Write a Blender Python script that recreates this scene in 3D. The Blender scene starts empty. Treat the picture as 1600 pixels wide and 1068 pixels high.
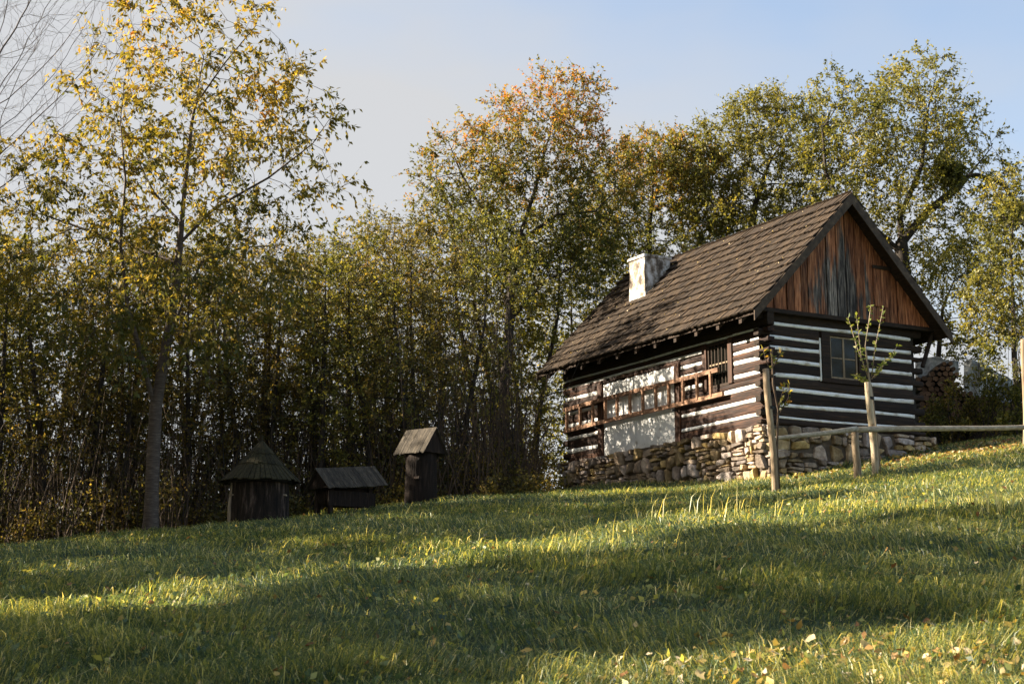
import bpy, math, random
import numpy as np
from mathutils import Matrix, Vector
R = math.radians
rng = np.random.default_rng(7)
random.seed(7)
sc = bpy.context.scene
COL = sc.collection

# ------------------------------------------------------------------ camera, sky, sun, exposure
PITCH = 0.18909
FPX = 2450.4                       # focal length in pixels of a 1600 px wide frame
cam_d = bpy.data.cameras.new('camera')
cam = bpy.data.objects.new('camera', cam_d); COL.objects.link(cam)
cam_d.sensor_width = 36; cam_d.lens = 36 * FPX / 1600
cam_d.clip_start = 0.1; cam_d.clip_end = 4000
cam.location = (0, 0, 0); cam.rotation_euler = (R(90) + PITCH, 0, 0)
cam_d.dof.use_dof = True; cam_d.dof.focus_distance = 32; cam_d.dof.aperture_fstop = 7.5
sc.camera = cam

SUN_AZ, SUN_EL = -83.0, 26.0       # azimuth from +Y towards +X
S = Vector((math.sin(R(SUN_AZ)) * math.cos(R(SUN_EL)), math.cos(R(SUN_AZ)) * math.cos(R(SUN_EL)), math.sin(R(SUN_EL))))
world = bpy.data.worlds.new('World'); sc.world = world; world.use_nodes = True
wn = world.node_tree; wn.nodes.clear()
out = wn.nodes.new('ShaderNodeOutputWorld'); bg = wn.nodes.new('ShaderNodeBackground')
sky = wn.nodes.new('ShaderNodeTexSky'); sky.sky_type = 'NISHITA'; sky.sun_disc = False
sky.sun_elevation = R(SUN_EL); sky.sun_rotation = R(SUN_AZ)
sky.air_density = 1.0; sky.dust_density = .6; sky.ozone_density = 1.0
tc = wn.nodes.new('ShaderNodeTexCoord'); mp = wn.nodes.new('ShaderNodeMapping'); mp.inputs['Scale'].default_value = (1, 1, 2.6)
nz = wn.nodes.new('ShaderNodeTexNoise'); nz.inputs['Scale'].default_value = 1.3; nz.inputs['Detail'].default_value = 5; nz.inputs['Roughness'].default_value = .5
mr = wn.nodes.new('ShaderNodeMapRange'); mr.inputs[1].default_value = .21; mr.inputs[2].default_value = .47; mr.inputs[3].default_value = .0; mr.inputs[4].default_value = .93
mx = wn.nodes.new('ShaderNodeMix'); mx.data_type = 'RGBA'; mx.inputs['B'].default_value = (2.65, 2.63, 2.62, 1)
wn.links.new(tc.outputs['Generated'], mp.inputs['Vector']); wn.links.new(mp.outputs[0], nz.inputs['Vector'])
sxw = wn.nodes.new('ShaderNodeSeparateXYZ'); wn.links.new(tc.outputs['Generated'], sxw.inputs[0])
md1 = wn.nodes.new('ShaderNodeMath'); md1.operation = 'MULTIPLY_ADD'; md1.inputs[1].default_value = -.62; wn.links.new(sxw.outputs[0], md1.inputs[0]); wn.links.new(nz.outputs[0], md1.inputs[2])
md2 = wn.nodes.new('ShaderNodeMath'); md2.operation = 'MULTIPLY_ADD'; md2.inputs[1].default_value = -.25; wn.links.new(sxw.outputs[2], md2.inputs[0]); wn.links.new(md1.outputs[0], md2.inputs[2])
wn.links.new(md2.outputs[0], mr.inputs[0]); wn.links.new(mr.outputs[0], mx.inputs['Factor'])
wn.links.new(sky.outputs[0], mx.inputs['A']); wn.links.new(mx.outputs['Result'], bg.inputs[0]); wn.links.new(bg.outputs[0], out.inputs[0])
bg.inputs[1].default_value = .062

sun_d = bpy.data.lights.new('sun', 'SUN'); sun_d.energy = 5.0; sun_d.angle = R(.5); sun_d.color = (1, .88, .7)
sun = bpy.data.objects.new('sun', sun_d); COL.objects.link(sun); sun.rotation_euler = S.to_track_quat('Z', 'Y').to_euler(); sun.location = (-20, 0, 30)
vs = sc.view_settings; vs.view_transform = 'Standard'; vs.look = 'None'; vs.gamma = 1; vs.use_curve_mapping = False; vs.exposure = 2.1
cy = sc.cycles; cy.max_bounces = 7; cy.diffuse_bounces = 3; cy.glossy_bounces = 2; cy.transmission_bounces = 4; cy.transparent_max_bounces = 4
cy.use_denoising = True; sc.render.filter_size = 1.1; cy.sample_clamp_indirect = 6

# ------------------------------------------------------------------ helpers
def ray(px, py):
    X = (px - 800) / FPX; U = (534 - py) / FPX; c, s = math.cos(PITCH), math.sin(PITCH)
    y = c - U * s
    return X / y, (s + U * c) / y
def at(px, py, y):
    a, b = ray(px, py); return np.array([a * y, y, b * y])

def tag(o, label=None, cat=None, group=None, kind=None):
    for k, v in (('label', label), ('category', cat), ('group', group), ('kind', kind)):
        if v: o[k] = v
    return o
def link(name, me, mat, parent=None, loc=None):
    if mat is not None:
        for m in (mat if isinstance(mat, (list, tuple)) else [mat]): me.materials.append(m)
    o = bpy.data.objects.new(name, me); COL.objects.link(o)
    if parent: o.parent = parent
    if loc is not None: o.location = loc
    return o
def empty(name, loc, rz=0):
    o = bpy.data.objects.new(name, None); COL.objects.link(o); o.location = loc; o.rotation_euler = (0, 0, rz); o.empty_display_size = .3
    return o
def np_mesh(name, V, F, smooth=False, attr=None, k=None):
    """V (n,3); F = list of (m,k) int arrays of equal-size polygons."""
    me = bpy.data.meshes.new(name)
    F = [f for f in F if len(f)]
    tot = sum(f.size for f in F); npol = sum(len(f) for f in F)
    me.vertices.add(len(V)); me.vertices.foreach_set('co', np.ascontiguousarray(V, dtype=np.float32).ravel())
    me.loops.add(tot); me.loops.foreach_set('vertex_index', np.concatenate([f.ravel() for f in F]).astype(np.int32))
    starts = []; s = 0
    for f in F:
        starts.append(s + np.arange(len(f)) * f.shape[1]); s += f.size
    me.polygons.add(npol); me.polygons.foreach_set('loop_start', np.concatenate(starts).astype(np.int32))
    try: me.polygons.foreach_set('loop_total', np.concatenate([np.full(len(f), f.shape[1]) for f in F]).astype(np.int32))
    except Exception: pass
    if smooth: me.polygons.foreach_set('use_smooth', np.ones(npol, bool))
    if attr:
        for n, a in attr.items():
            at_ = me.attributes.new(n, 'FLOAT', 'FACE'); at_.data.foreach_set('value', np.ascontiguousarray(a, dtype=np.float32))
    me.update(calc_edges=True); me.validate()
    return me
class MB:
    """collects boxes and rings, then builds one mesh"""
    def __init__(s): s.v = []; s.f = []
    def add(s, vs, fs):
        n = len(s.v); s.v += [tuple(map(float, p)) for p in vs]; s.f += [tuple(n + i for i in f) for f in fs]; return s
    def hexa(s, p):      # p: 8 points, bottom 4 ccw, top 4 ccw
        return s.add(p, [(3, 2, 1, 0), (4, 5, 6, 7), (0, 1, 5, 4), (1, 2, 6, 5), (2, 3, 7, 6), (3, 0, 4, 7)])
    def box(s, x0, x1, y0, y1, z0, z1, j=0.0):
        p = [(x0, y0, z0), (x1, y0, z0), (x1, y1, z0), (x0, y1, z0), (x0, y0, z1), (x1, y0, z1), (x1, y1, z1), (x0, y1, z1)]
        if j: p = [tuple(c + random.uniform(-j, j) for c in q) for q in p]
        return s.hexa(p)
    def tube(s, pts, rad, n=8, wob=0.0, cap=True):
        pts = [Vector(p) for p in pts]; rings = []
        up = Vector((0, 0, 1))
        d0 = (pts[1] - pts[0]).normalized()
        if abs(d0.z) > .8: up = Vector((1, 0, 0))
        for i, p in enumerate(pts):
            d = (pts[min(i + 1, len(pts) - 1)] - pts[max(i - 1, 0)]).normalized()
            a = d.cross(up).normalized(); b = a.cross(d).normalized()
            r = rad[i] if hasattr(rad, '__len__') else rad
            rings.append([p + (a * math.cos(2 * math.pi * k / n) + b * math.sin(2 * math.pi * k / n)) * r * (1 + random.uniform(-wob, wob)) for k in range(n)])
        vs = [q for r_ in rings for q in r_]; fs = []
        for i in range(len(rings) - 1):
            for k in range(n):
                k2 = (k + 1) % n; fs.append((i * n + k, i * n + k2, (i + 1) * n + k2, (i + 1) * n + k))
        if cap: fs.append(tuple(range(n))[::-1]); fs.append(tuple((len(rings) - 1) * n + k for k in range(n)))
        return s.add(vs, fs)
    def mesh(s, name, smooth=False):
        me = bpy.data.meshes.new(name); me.from_pydata(s.v, [], s.f)
        if smooth:
            for p in me.polygons: p.use_smooth = True
        me.update(); return me
    def build(s, name, mat, parent=None, loc=None, smooth=False, bevel=0):
        o = link(name, s.mesh(name, smooth), mat, parent, loc)
        if bevel:
            b = o.modifiers.new('bevel', 'BEVEL'); b.width = bevel; b.segments = 2; b.limit_method = 'ANGLE'
        return o

# ------------------------------------------------------------------ materials
def nodes(m):
    m.use_nodes = True; nt = m.node_tree; nt.nodes.clear()
    return nt, nt.nodes, nt.links
def ramp(nt, fac, stops, interp='LINEAR'):
    r = nt.nodes.new('ShaderNodeValToRGB'); cr = r.color_ramp; cr.interpolation = interp
    while len(cr.elements) < len(stops): cr.elements.new(.5)
    for e, (p, c) in zip(cr.elements, stops): e.position = p; e.color = (*c, 1)
    nt.links.new(fac, r.inputs[0]); return r.outputs[0]
def mat_noise(name, stops, scale=(1, 1, 1), noise=6, detail=6, rough=.85, bump=.4, bnoise=20, bdist=.01, rand=0.0, rand_hue=0.0, spec=.25, shift=40, over=None):
    m = bpy.data.materials.new(name); nt, N, L = nodes(m)
    o = N.new('ShaderNodeOutputMaterial'); p = N.new('ShaderNodeBsdfPrincipled'); L.new(p.outputs[0], o.inputs[0])
    p.inputs['Roughness'].default_value = rough; p.inputs['Specular IOR Level'].default_value = spec
    t = N.new('ShaderNodeTexCoord'); oi = N.new('ShaderNodeObjectInfo')
    mul = N.new('ShaderNodeMath'); mul.operation = 'MULTIPLY'; mul.inputs[1].default_value = shift; L.new(oi.outputs['Random'], mul.inputs[0])
    add = N.new('ShaderNodeVectorMath'); add.operation = 'ADD'; L.new(t.outputs['Object'], add.inputs[0]); L.new(mul.outputs[0], add.inputs[1])
    mpn = N.new('ShaderNodeMapping'); mpn.inputs['Scale'].default_value = scale; L.new(add.outputs[0], mpn.inputs['Vector'])
    n1 = N.new('ShaderNodeTexNoise'); n1.inputs['Scale'].default_value = noise; n1.inputs['Detail'].default_value = detail; n1.inputs['Roughness'].default_value = .65
    L.new(mpn.outputs[0], n1.inputs['Vector'])
    c = ramp(nt, n1.outputs[0], stops)
    if over:      # (stops, scale vector, noise scale) multiplied on top: stains
        m2 = N.new('ShaderNodeMapping'); m2.inputs['Scale'].default_value = over[1]; L.new(add.outputs[0], m2.inputs['Vector'])
        n3 = N.new('ShaderNodeTexNoise'); n3.inputs['Scale'].default_value = over[2]; n3.inputs['Detail'].default_value = 5; L.new(m2.outputs[0], n3.inputs['Vector'])
        c3 = ramp(nt, n3.outputs[0], over[0]); mm = N.new('ShaderNodeMix'); mm.data_type = 'RGBA'; mm.blend_type = 'MULTIPLY'; mm.inputs['Factor'].default_value = 1
        L.new(c, mm.inputs['A']); L.new(c3, mm.inputs['B']); c = mm.outputs['Result']
    if rand or rand_hue:
        h = N.new('ShaderNodeHueSaturation'); L.new(c, h.inputs['Color'])
        r1 = N.new('ShaderNodeMapRange'); r1.inputs[3].default_value = 1 - rand; r1.inputs[4].default_value = 1 + rand; L.new(oi.outputs['Random'], r1.inputs[0]); L.new(r1.outputs[0], h.inputs['Value'])
        if rand_hue:
            w = N.new('ShaderNodeTexWhiteNoise'); w.noise_dimensions = '1D'; L.new(oi.outputs['Random'], w.inputs['W'])
            r2 = N.new('ShaderNodeMapRange'); r2.inputs[3].default_value = .5 - rand_hue; r2.inputs[4].default_value = .5 + rand_hue; L.new(w.outputs[0], r2.inputs[0]); L.new(r2.outputs[0], h.inputs['Hue'])
            r3 = N.new('ShaderNodeMapRange'); r3.inputs[3].default_value = .45; r3.inputs[4].default_value = 1.35; L.new(w.outputs[0], r3.inputs[0]); L.new(r3.outputs[0], h.inputs['Saturation'])
        c = h.outputs[0]
    L.new(c, p.inputs['Base Color'])
    n2 = N.new('ShaderNodeTexNoise'); n2.inputs['Scale'].default_value = bnoise; n2.inputs['Detail'].default_value = 6; L.new(mpn.outputs[0], n2.inputs['Vector'])
    b = N.new('ShaderNodeBump'); b.inputs['Strength'].default_value = bump; b.inputs['Distance'].default_value = bdist; L.new(n2.outputs[0], b.inputs['Height']); L.new(b.outputs[0], p.inputs['Normal'])
    return m
def mat_leaf(name, stops, trans=.5, rough=.5, gloss=.02, tcol=(1.25, 1.15, .55)):
    """colour of each leaf or blade from its own face attribute 'tint'"""
    m = bpy.data.materials.new(name); nt, N, L = nodes(m)
    o = N.new('ShaderNodeOutputMaterial'); a = N.new('ShaderNodeAttribute'); a.attribute_name = 'tint'
    c = ramp(nt, a.outputs['Fac'], stops)
    d = N.new('ShaderNodeBsdfDiffuse'); L.new(c, d.inputs[0])
    t = N.new('ShaderNodeBsdfTranslucent'); mm = N.new('ShaderNodeMix'); mm.data_type = 'RGBA'; mm.blend_type = 'MULTIPLY'; mm.inputs['Factor'].default_value = 1
    L.new(c, mm.inputs['A']); mm.inputs['B'].default_value = (*tcol, 1); L.new(mm.outputs['Result'], t.inputs[0])
    g = N.new('ShaderNodeBsdfGlossy'); g.inputs['Roughness'].default_value = rough
    m1 = N.new('ShaderNodeMixShader'); m1.inputs[0].default_value = trans; L.new(d.outputs[0], m1.inputs[1]); L.new(t.outputs[0], m1.inputs[2])
    m2 = N.new('ShaderNodeMixShader'); m2.inputs[0].default_value = gloss; L.new(m1.outputs[0], m2.inputs[1]); L.new(g.outputs[0], m2.inputs[2])
    L.new(m2.outputs[0], o.inputs[0]); return m

# all cabin timber: object coordinates are the cabin's own (x along the gable, y along the long side)
m_log_y = mat_noise('hewn_log_long', [(.30, (.008, .005, .004)), (.48, (.026, .013, .009)), (.62, (.075, .033, .017)), (.8, (.24, .11, .05))], (7, .7, 14), 2.2, 8, .75, .7, 8, .02, rand=.3)
m_log_x = mat_noise('hewn_log_gable', [(.30, (.010, .007, .005)), (.55, (.03, .018, .012)), (.75, (.085, .045, .022)), (.9, (.16, .09, .05))], (.7, 7, 14), 2.2, 8, .8, .7, 8, .02, rand=.3)
m_beam = mat_noise('dark_beam', [(.3, (.012, .008, .006)), (.7, (.045, .028, .018))], (2, 2, 8), 3, 6, .85, .5, 10, .01, rand=.2)
m_post = mat_noise('red_brown_post', [(.3, (.02, .009, .006)), (.6, (.07, .03, .015)), (.8, (.18, .075, .035))], (8, 8, .8), 3, 6, .7, .5, 10, .01, rand=.2)
m_chink = mat_noise('lime_chinking', [(.3, (.74, .73, .70)), (.6, (.85, .84, .82))], (1, 1, 1), 8, 5, .9, .5, 20, .01, over=([(.3, (.62, .56, .48)), (.48, (1, 1, 1))], (1, 1, 2), 4))
m_plaster = mat_noise('lime_plaster', [(.3, (.62, .61, .59)), (.55, (.78, .77, .75)), (.75, (.83, .82, .8))], (1, 1, 1), 2.5, 8, .9, .8, 9, .015, over=([(.28, (.55, .5, .45)), (.4, (1, 1, 1))], (1, 1, 1), 7))
m_chimney = mat_noise('flaking_chimney_whitewash', [(.40, (.09, .07, .055)), (.50, (.28, .24, .19)), (.58, (.55, .53, .50)), (.75, (.8, .79, .77))], (1, 1, .8), 5, 9, .9, .9, 9, .02)
m_shingle = mat_noise('weathered_roof_board', [(.3, (.009, .006, .004)), (.48, (.026, .0165, .010)), (.62, (.066, .043, .024)), (.78, (.20, .14, .075))], (30, 1.0, 5), 2.0, 7, .8, .8, 3, .012, rand=.45)
m_verge = mat_noise('verge_board', [(.3, (.03, .02, .014)), (.6, (.08, .055, .036)), (.85, (.19, .14, .09))], (2, 2, 2), 4, 7, .8, .6, 12, .01)
m_hiveroof = mat_noise('hive_roof_board', [(.3, (.022, .018, .013)), (.55, (.06, .048, .034)), (.8, (.14, .115, .08))], (14, 1.2, 4), 3, 6, .85, .6, 6, .01, rand=.35)
m_moss = mat_noise('mossy_shingle', [(.3, (.014, .011, .006)), (.55, (.036, .030, .012)), (.8, (.075, .06, .026))], (9, 9, 2), 3, 6, .9, .6, 6, .01, rand=.3)
m_stump = mat_noise('old_hive_log', [(.3, (.006, .004, .003)), (.55, (.022, .013, .009)), (.8, (.07, .045, .03))], (6, 6, .7), 3, 7, .9, .9, 7, .03, rand=.2)
m_palewood = mat_noise('pale_dry_wood', [(.3, (.2, .14, .09)), (.7, (.42, .34, .25))], (5, 5, .8), 4, 6, .85, .6, 8, .01, rand=.15)
m_pole = mat_noise('peeled_pole', [(.25, (.2, .14, .085)), (.5, (.44, .35, .23)), (.75, (.6, .5, .36))], (9, 9, .8), 3, 7, .8, .7, 7, .01, rand=.12, over=([(.3, (.5, .42, .35)), (.42, (1, 1, 1))], (6, 6, 2), 3))
m_rail = mat_noise('peeled_rail', [(.25, (.16, .12, .08)), (.5, (.38, .31, .22)), (.75, (.54, .47, .36))], (1, 6, 6), 3, 7, .8, .7, 7, .01)
m_oldpost = mat_noise('grey_brown_post', [(.25, (.09, .06, .038)), (.5, (.24, .175, .11)), (.8, (.42, .33, .23))], (8, 8, .8), 3, 7, .85, .7, 7, .01)
m_ladder = mat_noise('ladder_wood', [(.25, (.07, .036, .02)), (.5, (.2, .105, .06)), (.8, (.42, .27, .17))], (6, 1, 6), 3, 7, .75, .5, 9, .008, rand=.2)
m_black = mat_noise('black_strap', [(.3, (.008, .008, .008)), (.7, (.02, .02, .02))], rough=.6)
m_stone = mat_noise('field_stone', [(.25, (.12, .08, .05)), (.42, (.25, .18, .115)), (.6, (.42, .31, .2)), (.8, (.58, .48, .35))], (1, 1, 1), 7, 9, .9, 1.0, 16, .02, rand=.55, rand_hue=.018, over=([(.3, (.55, .5, .45)), (.55, (1, 1, 1))], (1, 1, 1), 2.2))
m_core = mat_noise('dark_earth_joint', [(.3, (.012, .010, .008)), (.7, (.04, .032, .024))], noise=10)
m_bark = mat_noise('bark_dark', [(.3, (.018, .014, .011)), (.6, (.05, .04, .032)), (.8, (.10, .085, .07))], (10, 10, 2), 2.5, 7, .9, .9, 6, .02, rand=.3)
m_bark_cherry = mat_noise('bark_cherry', [(.3, (.03, .02, .015)), (.55, (.085, .06, .045)), (.75, (.2, .16, .12))], (3, 3, 26), 2, 6, .7, .7, 5, .01)
m_bark_bare = mat_noise('bark_bare', [(.3, (.04, .035, .035)), (.7, (.12, .10, .10))], (10, 10, 2), 2.5)
m_endgrain = mat_noise('cut_log_end', [(.3, (.05, .028, .016)), (.5, (.12, .068, .04)), (.75, (.28, .17, .10))], (1, 1, 1), 6, 6, .85, .6, 20, .01, rand=.45)
m_tarp = mat_noise('pale_tarpaulin', [(.35, (.10, .10, .095)), (.5, (.24, .25, .24)), (.7, (.5, .51, .5))], (1, 1, 1), 3, 8, .5, .8, 5, .04)
m_dry = mat_leaf('fallen_leaf', [(0, (.16, .07, .03)), (.3, (.32, .17, .07)), (.55, (.54, .38, .11)), (.8, (.58, .44, .2)), (1, (.62, .5, .34))], .25)
m_grass = mat_leaf('grass_blade', [(0, (.035, .066, .045)), (.25, (.092, .145, .07)), (.5, (.22, .255, .085)), (.75, (.52, .48, .13)), (1, (.78, .68, .33))], .45, gloss=.035, rough=.4, tcol=(1.5, 1.3, .55))
m_leaf_cherry = mat_leaf('cherry_leaf', [(0, (.04, .05, .014)), (.4, (.10, .105, .024)), (.66, (.26, .2, .035)), (.88, (.46, .31, .055)), (1, (.46, .2, .05))], .5)
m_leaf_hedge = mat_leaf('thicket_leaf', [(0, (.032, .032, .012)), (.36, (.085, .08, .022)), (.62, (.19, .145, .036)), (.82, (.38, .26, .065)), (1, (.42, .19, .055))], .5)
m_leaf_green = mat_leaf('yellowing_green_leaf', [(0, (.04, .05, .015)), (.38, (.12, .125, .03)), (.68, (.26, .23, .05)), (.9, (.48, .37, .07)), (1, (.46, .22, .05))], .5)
m_leaf_orange = mat_leaf('orange_leaf', [(0, (.035, .05, .015)), (.35, (.1, .11, .025)), (.6, (.25, .2, .04)), (.8, (.45, .2, .05)), (1, (.5, .13, .05))], .5)
m_leaf_sap = mat_leaf('sapling_leaf', [(0, (.1, .14, .04)), (.6, (.25, .28, .07)), (1, (.45, .4, .12))], .5)
m_stem = mat_noise('dry_stem', [(.3, (.035, .024, .017)), (.7, (.12, .08, .052))], (5, 5, 1), 3)

def mat_glass(name, tint=(.012, .012, .01)):
    m = bpy.data.materials.new(name); nt, N, L = nodes(m); o = N.new('ShaderNodeOutputMaterial'); p = N.new('ShaderNodeBsdfPrincipled')
    p.inputs['Base Color'].default_value = (*tint, 1); p.inputs['Roughness'].default_value = .06; p.inputs['Specular IOR Level'].default_value = .32
    n = N.new('ShaderNodeTexNoise'); n.inputs['Scale'].default_value = 3; b = N.new('ShaderNodeBump'); b.inputs['Strength'].default_value = .08; L.new(n.outputs[0], b.inputs['Height']); L.new(b.outputs[0], p.inputs['Normal'])
    L.new(p.outputs[0], o.inputs[0]); return m
m_glass = mat_glass('old_window_glass')

# gable boards: orange-brown timber with grey-black weathering in the middle of the gable
def mat_gable():
    m = bpy.data.materials.new('gable_board'); nt, N, L = nodes(m)
    o = N.new('ShaderNodeOutputMaterial'); p = N.new('ShaderNodeBsdfPrincipled'); L.new(p.outputs[0], o.inputs[0]); p.inputs['Roughness'].default_value = .8
    p.inputs['Specular IOR Level'].default_value = .2
    t = N.new('ShaderNodeTexCoord'); oi = N.new('ShaderNodeObjectInfo')
    mul = N.new('ShaderNodeMath'); mul.operation = 'MULTIPLY'; mul.inputs[1].default_value = 30; L.new(oi.outputs['Random'], mul.inputs[0])
    add = N.new('ShaderNodeVectorMath'); add.operation = 'ADD'; L.new(t.outputs['Object'], add.inputs[0]); L.new(mul.outputs[0], add.inputs[1])
    def noise(scale, ns, vec, det=7):
        mpn = N.new('ShaderNodeMapping'); mpn.inputs['Scale'].default_value = scale; L.new(vec, mpn.inputs['Vector'])
        n = N.new('ShaderNodeTexNoise'); n.inputs['Scale'].default_value = ns; n.inputs['Detail'].default_value = det; n.inputs['Roughness'].default_value = .65; L.new(mpn.outputs[0], n.inputs['Vector']); return n.outputs[0]
    g = noise((16, 3, 1.0), 2.2, add.outputs[0])
    warm = ramp(nt, g, [(.3, (.022, .009, .006)), (.43, (.12, .042, .019)), (.57, (.31, .12, .053)), (.75, (.5, .26, .13))])
    grey = ramp(nt, g, [(.32, (.010, .009, .009)), (.46, (.04, .034, .030)), (.58, (.14, .115, .095)), (.75, (.33, .28, .23))])
    # weathering mask from the board's place on the gable
    sx = N.new('ShaderNodeSeparateXYZ'); L.new(t.outputs['Object'], sx.inputs[0])
    def math_(op, a, b=None, c=None):
        q = N.new('ShaderNodeMath'); q.operation = op
        for i, v in enumerate((a, b, c)):
            if v is None: continue
            if isinstance(v, (int, float)): q.inputs[i].default_value = v
            else: L.new(v, q.inputs[i])
        return q.outputs[0]
    dx = math_('ABSOLUTE', math_('SUBTRACT', sx.outputs[0], 2.05))
    dz = math_('ABSOLUTE', math_('SUBTRACT', sx.outputs[2], 1.2 + 2.9))
    dist = math_('ADD', math_('MULTIPLY', dx, .75), math_('MULTIPLY', dz, .55))
    big = noise((3.5, 1, .5), 1.3, add.outputs[0], 5)
    mask = math_('ADD', math_('SUBTRACT', 1.13, dist), math_('MULTIPLY', math_('SUBTRACT', big, .5), 2.6))
    mk = N.new('ShaderNodeMapRange'); mk.inputs[1].default_value = .3; mk.inputs[2].default_value = .62; L.new(mask, mk.inputs[0])
    mm = N.new('ShaderNodeMix'); mm.data_type = 'RGBA'; L.new(mk.outputs[0], mm.inputs['Factor']); L.new(warm, mm.inputs['A']); L.new(grey, mm.inputs['B'])
    h = N.new('ShaderNodeHueSaturation'); r1 = N.new('ShaderNodeMapRange'); r1.inputs[3].default_value = .55; r1.inputs[4].default_value = 1.7
    L.new(oi.outputs['Random'], r1.inputs[0]); L.new(r1.outputs[0], h.inputs['Value']); L.new(mm.outputs['Result'], h.inputs['Color']); L.new(h.outputs[0], p.inputs['Base Color'])
    b = N.new('ShaderNodeBump'); b.inputs['Strength'].default_value = .7; b.inputs['Distance'].default_value = .01; L.new(g, b.inputs['Height']); L.new(b.outputs[0], p.inputs['Normal'])
    return m
m_gable = mat_gable()

# ------------------------------------------------------------------ terrain
CX, CYY, CZ, YAW = 5.28, 32.31, 4.456, R(28.734)
uu = np.array([-math.sin(YAW), math.cos(YAW)]); vv = np.array([math.cos(YAW), math.sin(YAW)])
def cw(V_, U_):        # cabin plan coordinates -> world x, y
    return CX + vv[0] * V_ + uu[0] * U_, CYY + vv[1] * V_ + uu[1] * U_
ctrl = [(0, 0, -1.7), (-3, 9.3, -.24), (0, 8.8, -.23), (2.7, 8.4, -.22), (-4.83, 30, 2.16), (-3.2, 31, 2.54), (-1.8, 32, 2.78), (-6.4, 28, 1.90),
        (-9.7, 30, 1.68), (0, 37, 3.37), (5.28, 32.31, 3.25), (1.34, 39.5, 3.76), (9.03, 34.4, 4.16), (4.2, 25, 2.33), (6.05, 27.5, 2.8), (6.5, 28, 2.94),
        (11.8, 36, 4.64), (-12, 40, 2.1), (-4, 40, 3.0), (4, 46, 4.3), (13, 44, 5.0), (-8, 0, -2.0), (8, 0, -1.3), (14, 30, 4.2), (-14, 20, .3), (10, 18, 1.9)]
ctrl = np.array(ctrl, float)
def _k(r2): return .5 * r2 * np.log(np.maximum(r2, 1e-9))
_n = len(ctrl); _A = np.zeros((_n + 3, _n + 3)); _d = ((ctrl[:, None, :2] - ctrl[None, :, :2]) ** 2).sum(2)
_A[:_n, :_n] = _k(_d) + np.eye(_n) * 2.0; _A[:_n, _n] = 1; _A[:_n, _n + 1:] = ctrl[:, :2]; _A[_n, :_n] = 1; _A[_n + 1:, :_n] = ctrl[:, :2].T
_w = np.linalg.solve(_A, np.concatenate([ctrl[:, 2], [0, 0, 0]]))
def gz(x, y):
    x = np.asarray(x, float); y = np.asarray(y, float)
    xc = np.clip(x, -22, 22); yc = np.clip(y, -6, 50)
    r2 = (xc[..., None] - ctrl[:, 0]) ** 2 + (yc[..., None] - ctrl[:, 1]) ** 2
    z = _k(r2) @ _w[:_n] + _w[_n] + _w[_n + 1] * xc + _w[_n + 2] * yc
    z = z + .035 * np.sin(x * .9 + 1.3 * np.sin(y * .5)) * np.sin(y * .7 + .4) + .02 * np.sin(x * 2.1 + y * 1.3)
    over = np.maximum(y - 44, 0)                     # the land falls away behind the trees
    z = z - .12 * over + .0 * x
    z = np.where(y > 44, np.maximum(z, -8 - 0 * y), z)
    side = np.maximum(np.abs(x) - 22, 0); z = z - .05 * np.minimum(side, 60)
    return z
def gz1(x, y): return float(gz(np.array([x]), np.array([y]))[0])
m_ground = mat_noise('turf', [(.3, (.022, .035, .016)), (.55, (.045, .065, .025)), (.8, (.09, .10, .04))], (1, 1, 1), 1.5, 9, .95, 1, 14, .05)
def grid_axis(a, b, step, far):
    mid = np.arange(a, b + 1e-6, step); o1 = []; d = step; p = b
    while p < far: d *= 1.35; p += d; o1.append(p)
    o2 = []; d = step; p = a
    while p > -far: d *= 1.35; p -= d; o2.append(p)
    return np.array(o2[::-1] + list(mid) + o1)
gx = grid_axis(-20, 20, .4, 1500); gy = grid_axis(-4, 52, .4, 1800)
GX, GY = np.meshgrid(gx, gy); GZ = gz(GX, GY); Vg = np.stack([GX, GY, GZ], -1).reshape(-1, 3)
nx, ny = len(gx), len(gy); ii = (np.arange(ny - 1)[:, None] * nx + np.arange(nx - 1)[None]).ravel()
ground = link('ground', np_mesh('ground', Vg, [np.stack([ii, ii + 1, ii + nx + 1, ii + nx], 1)], True), m_ground); tag(ground, kind='structure')

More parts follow.
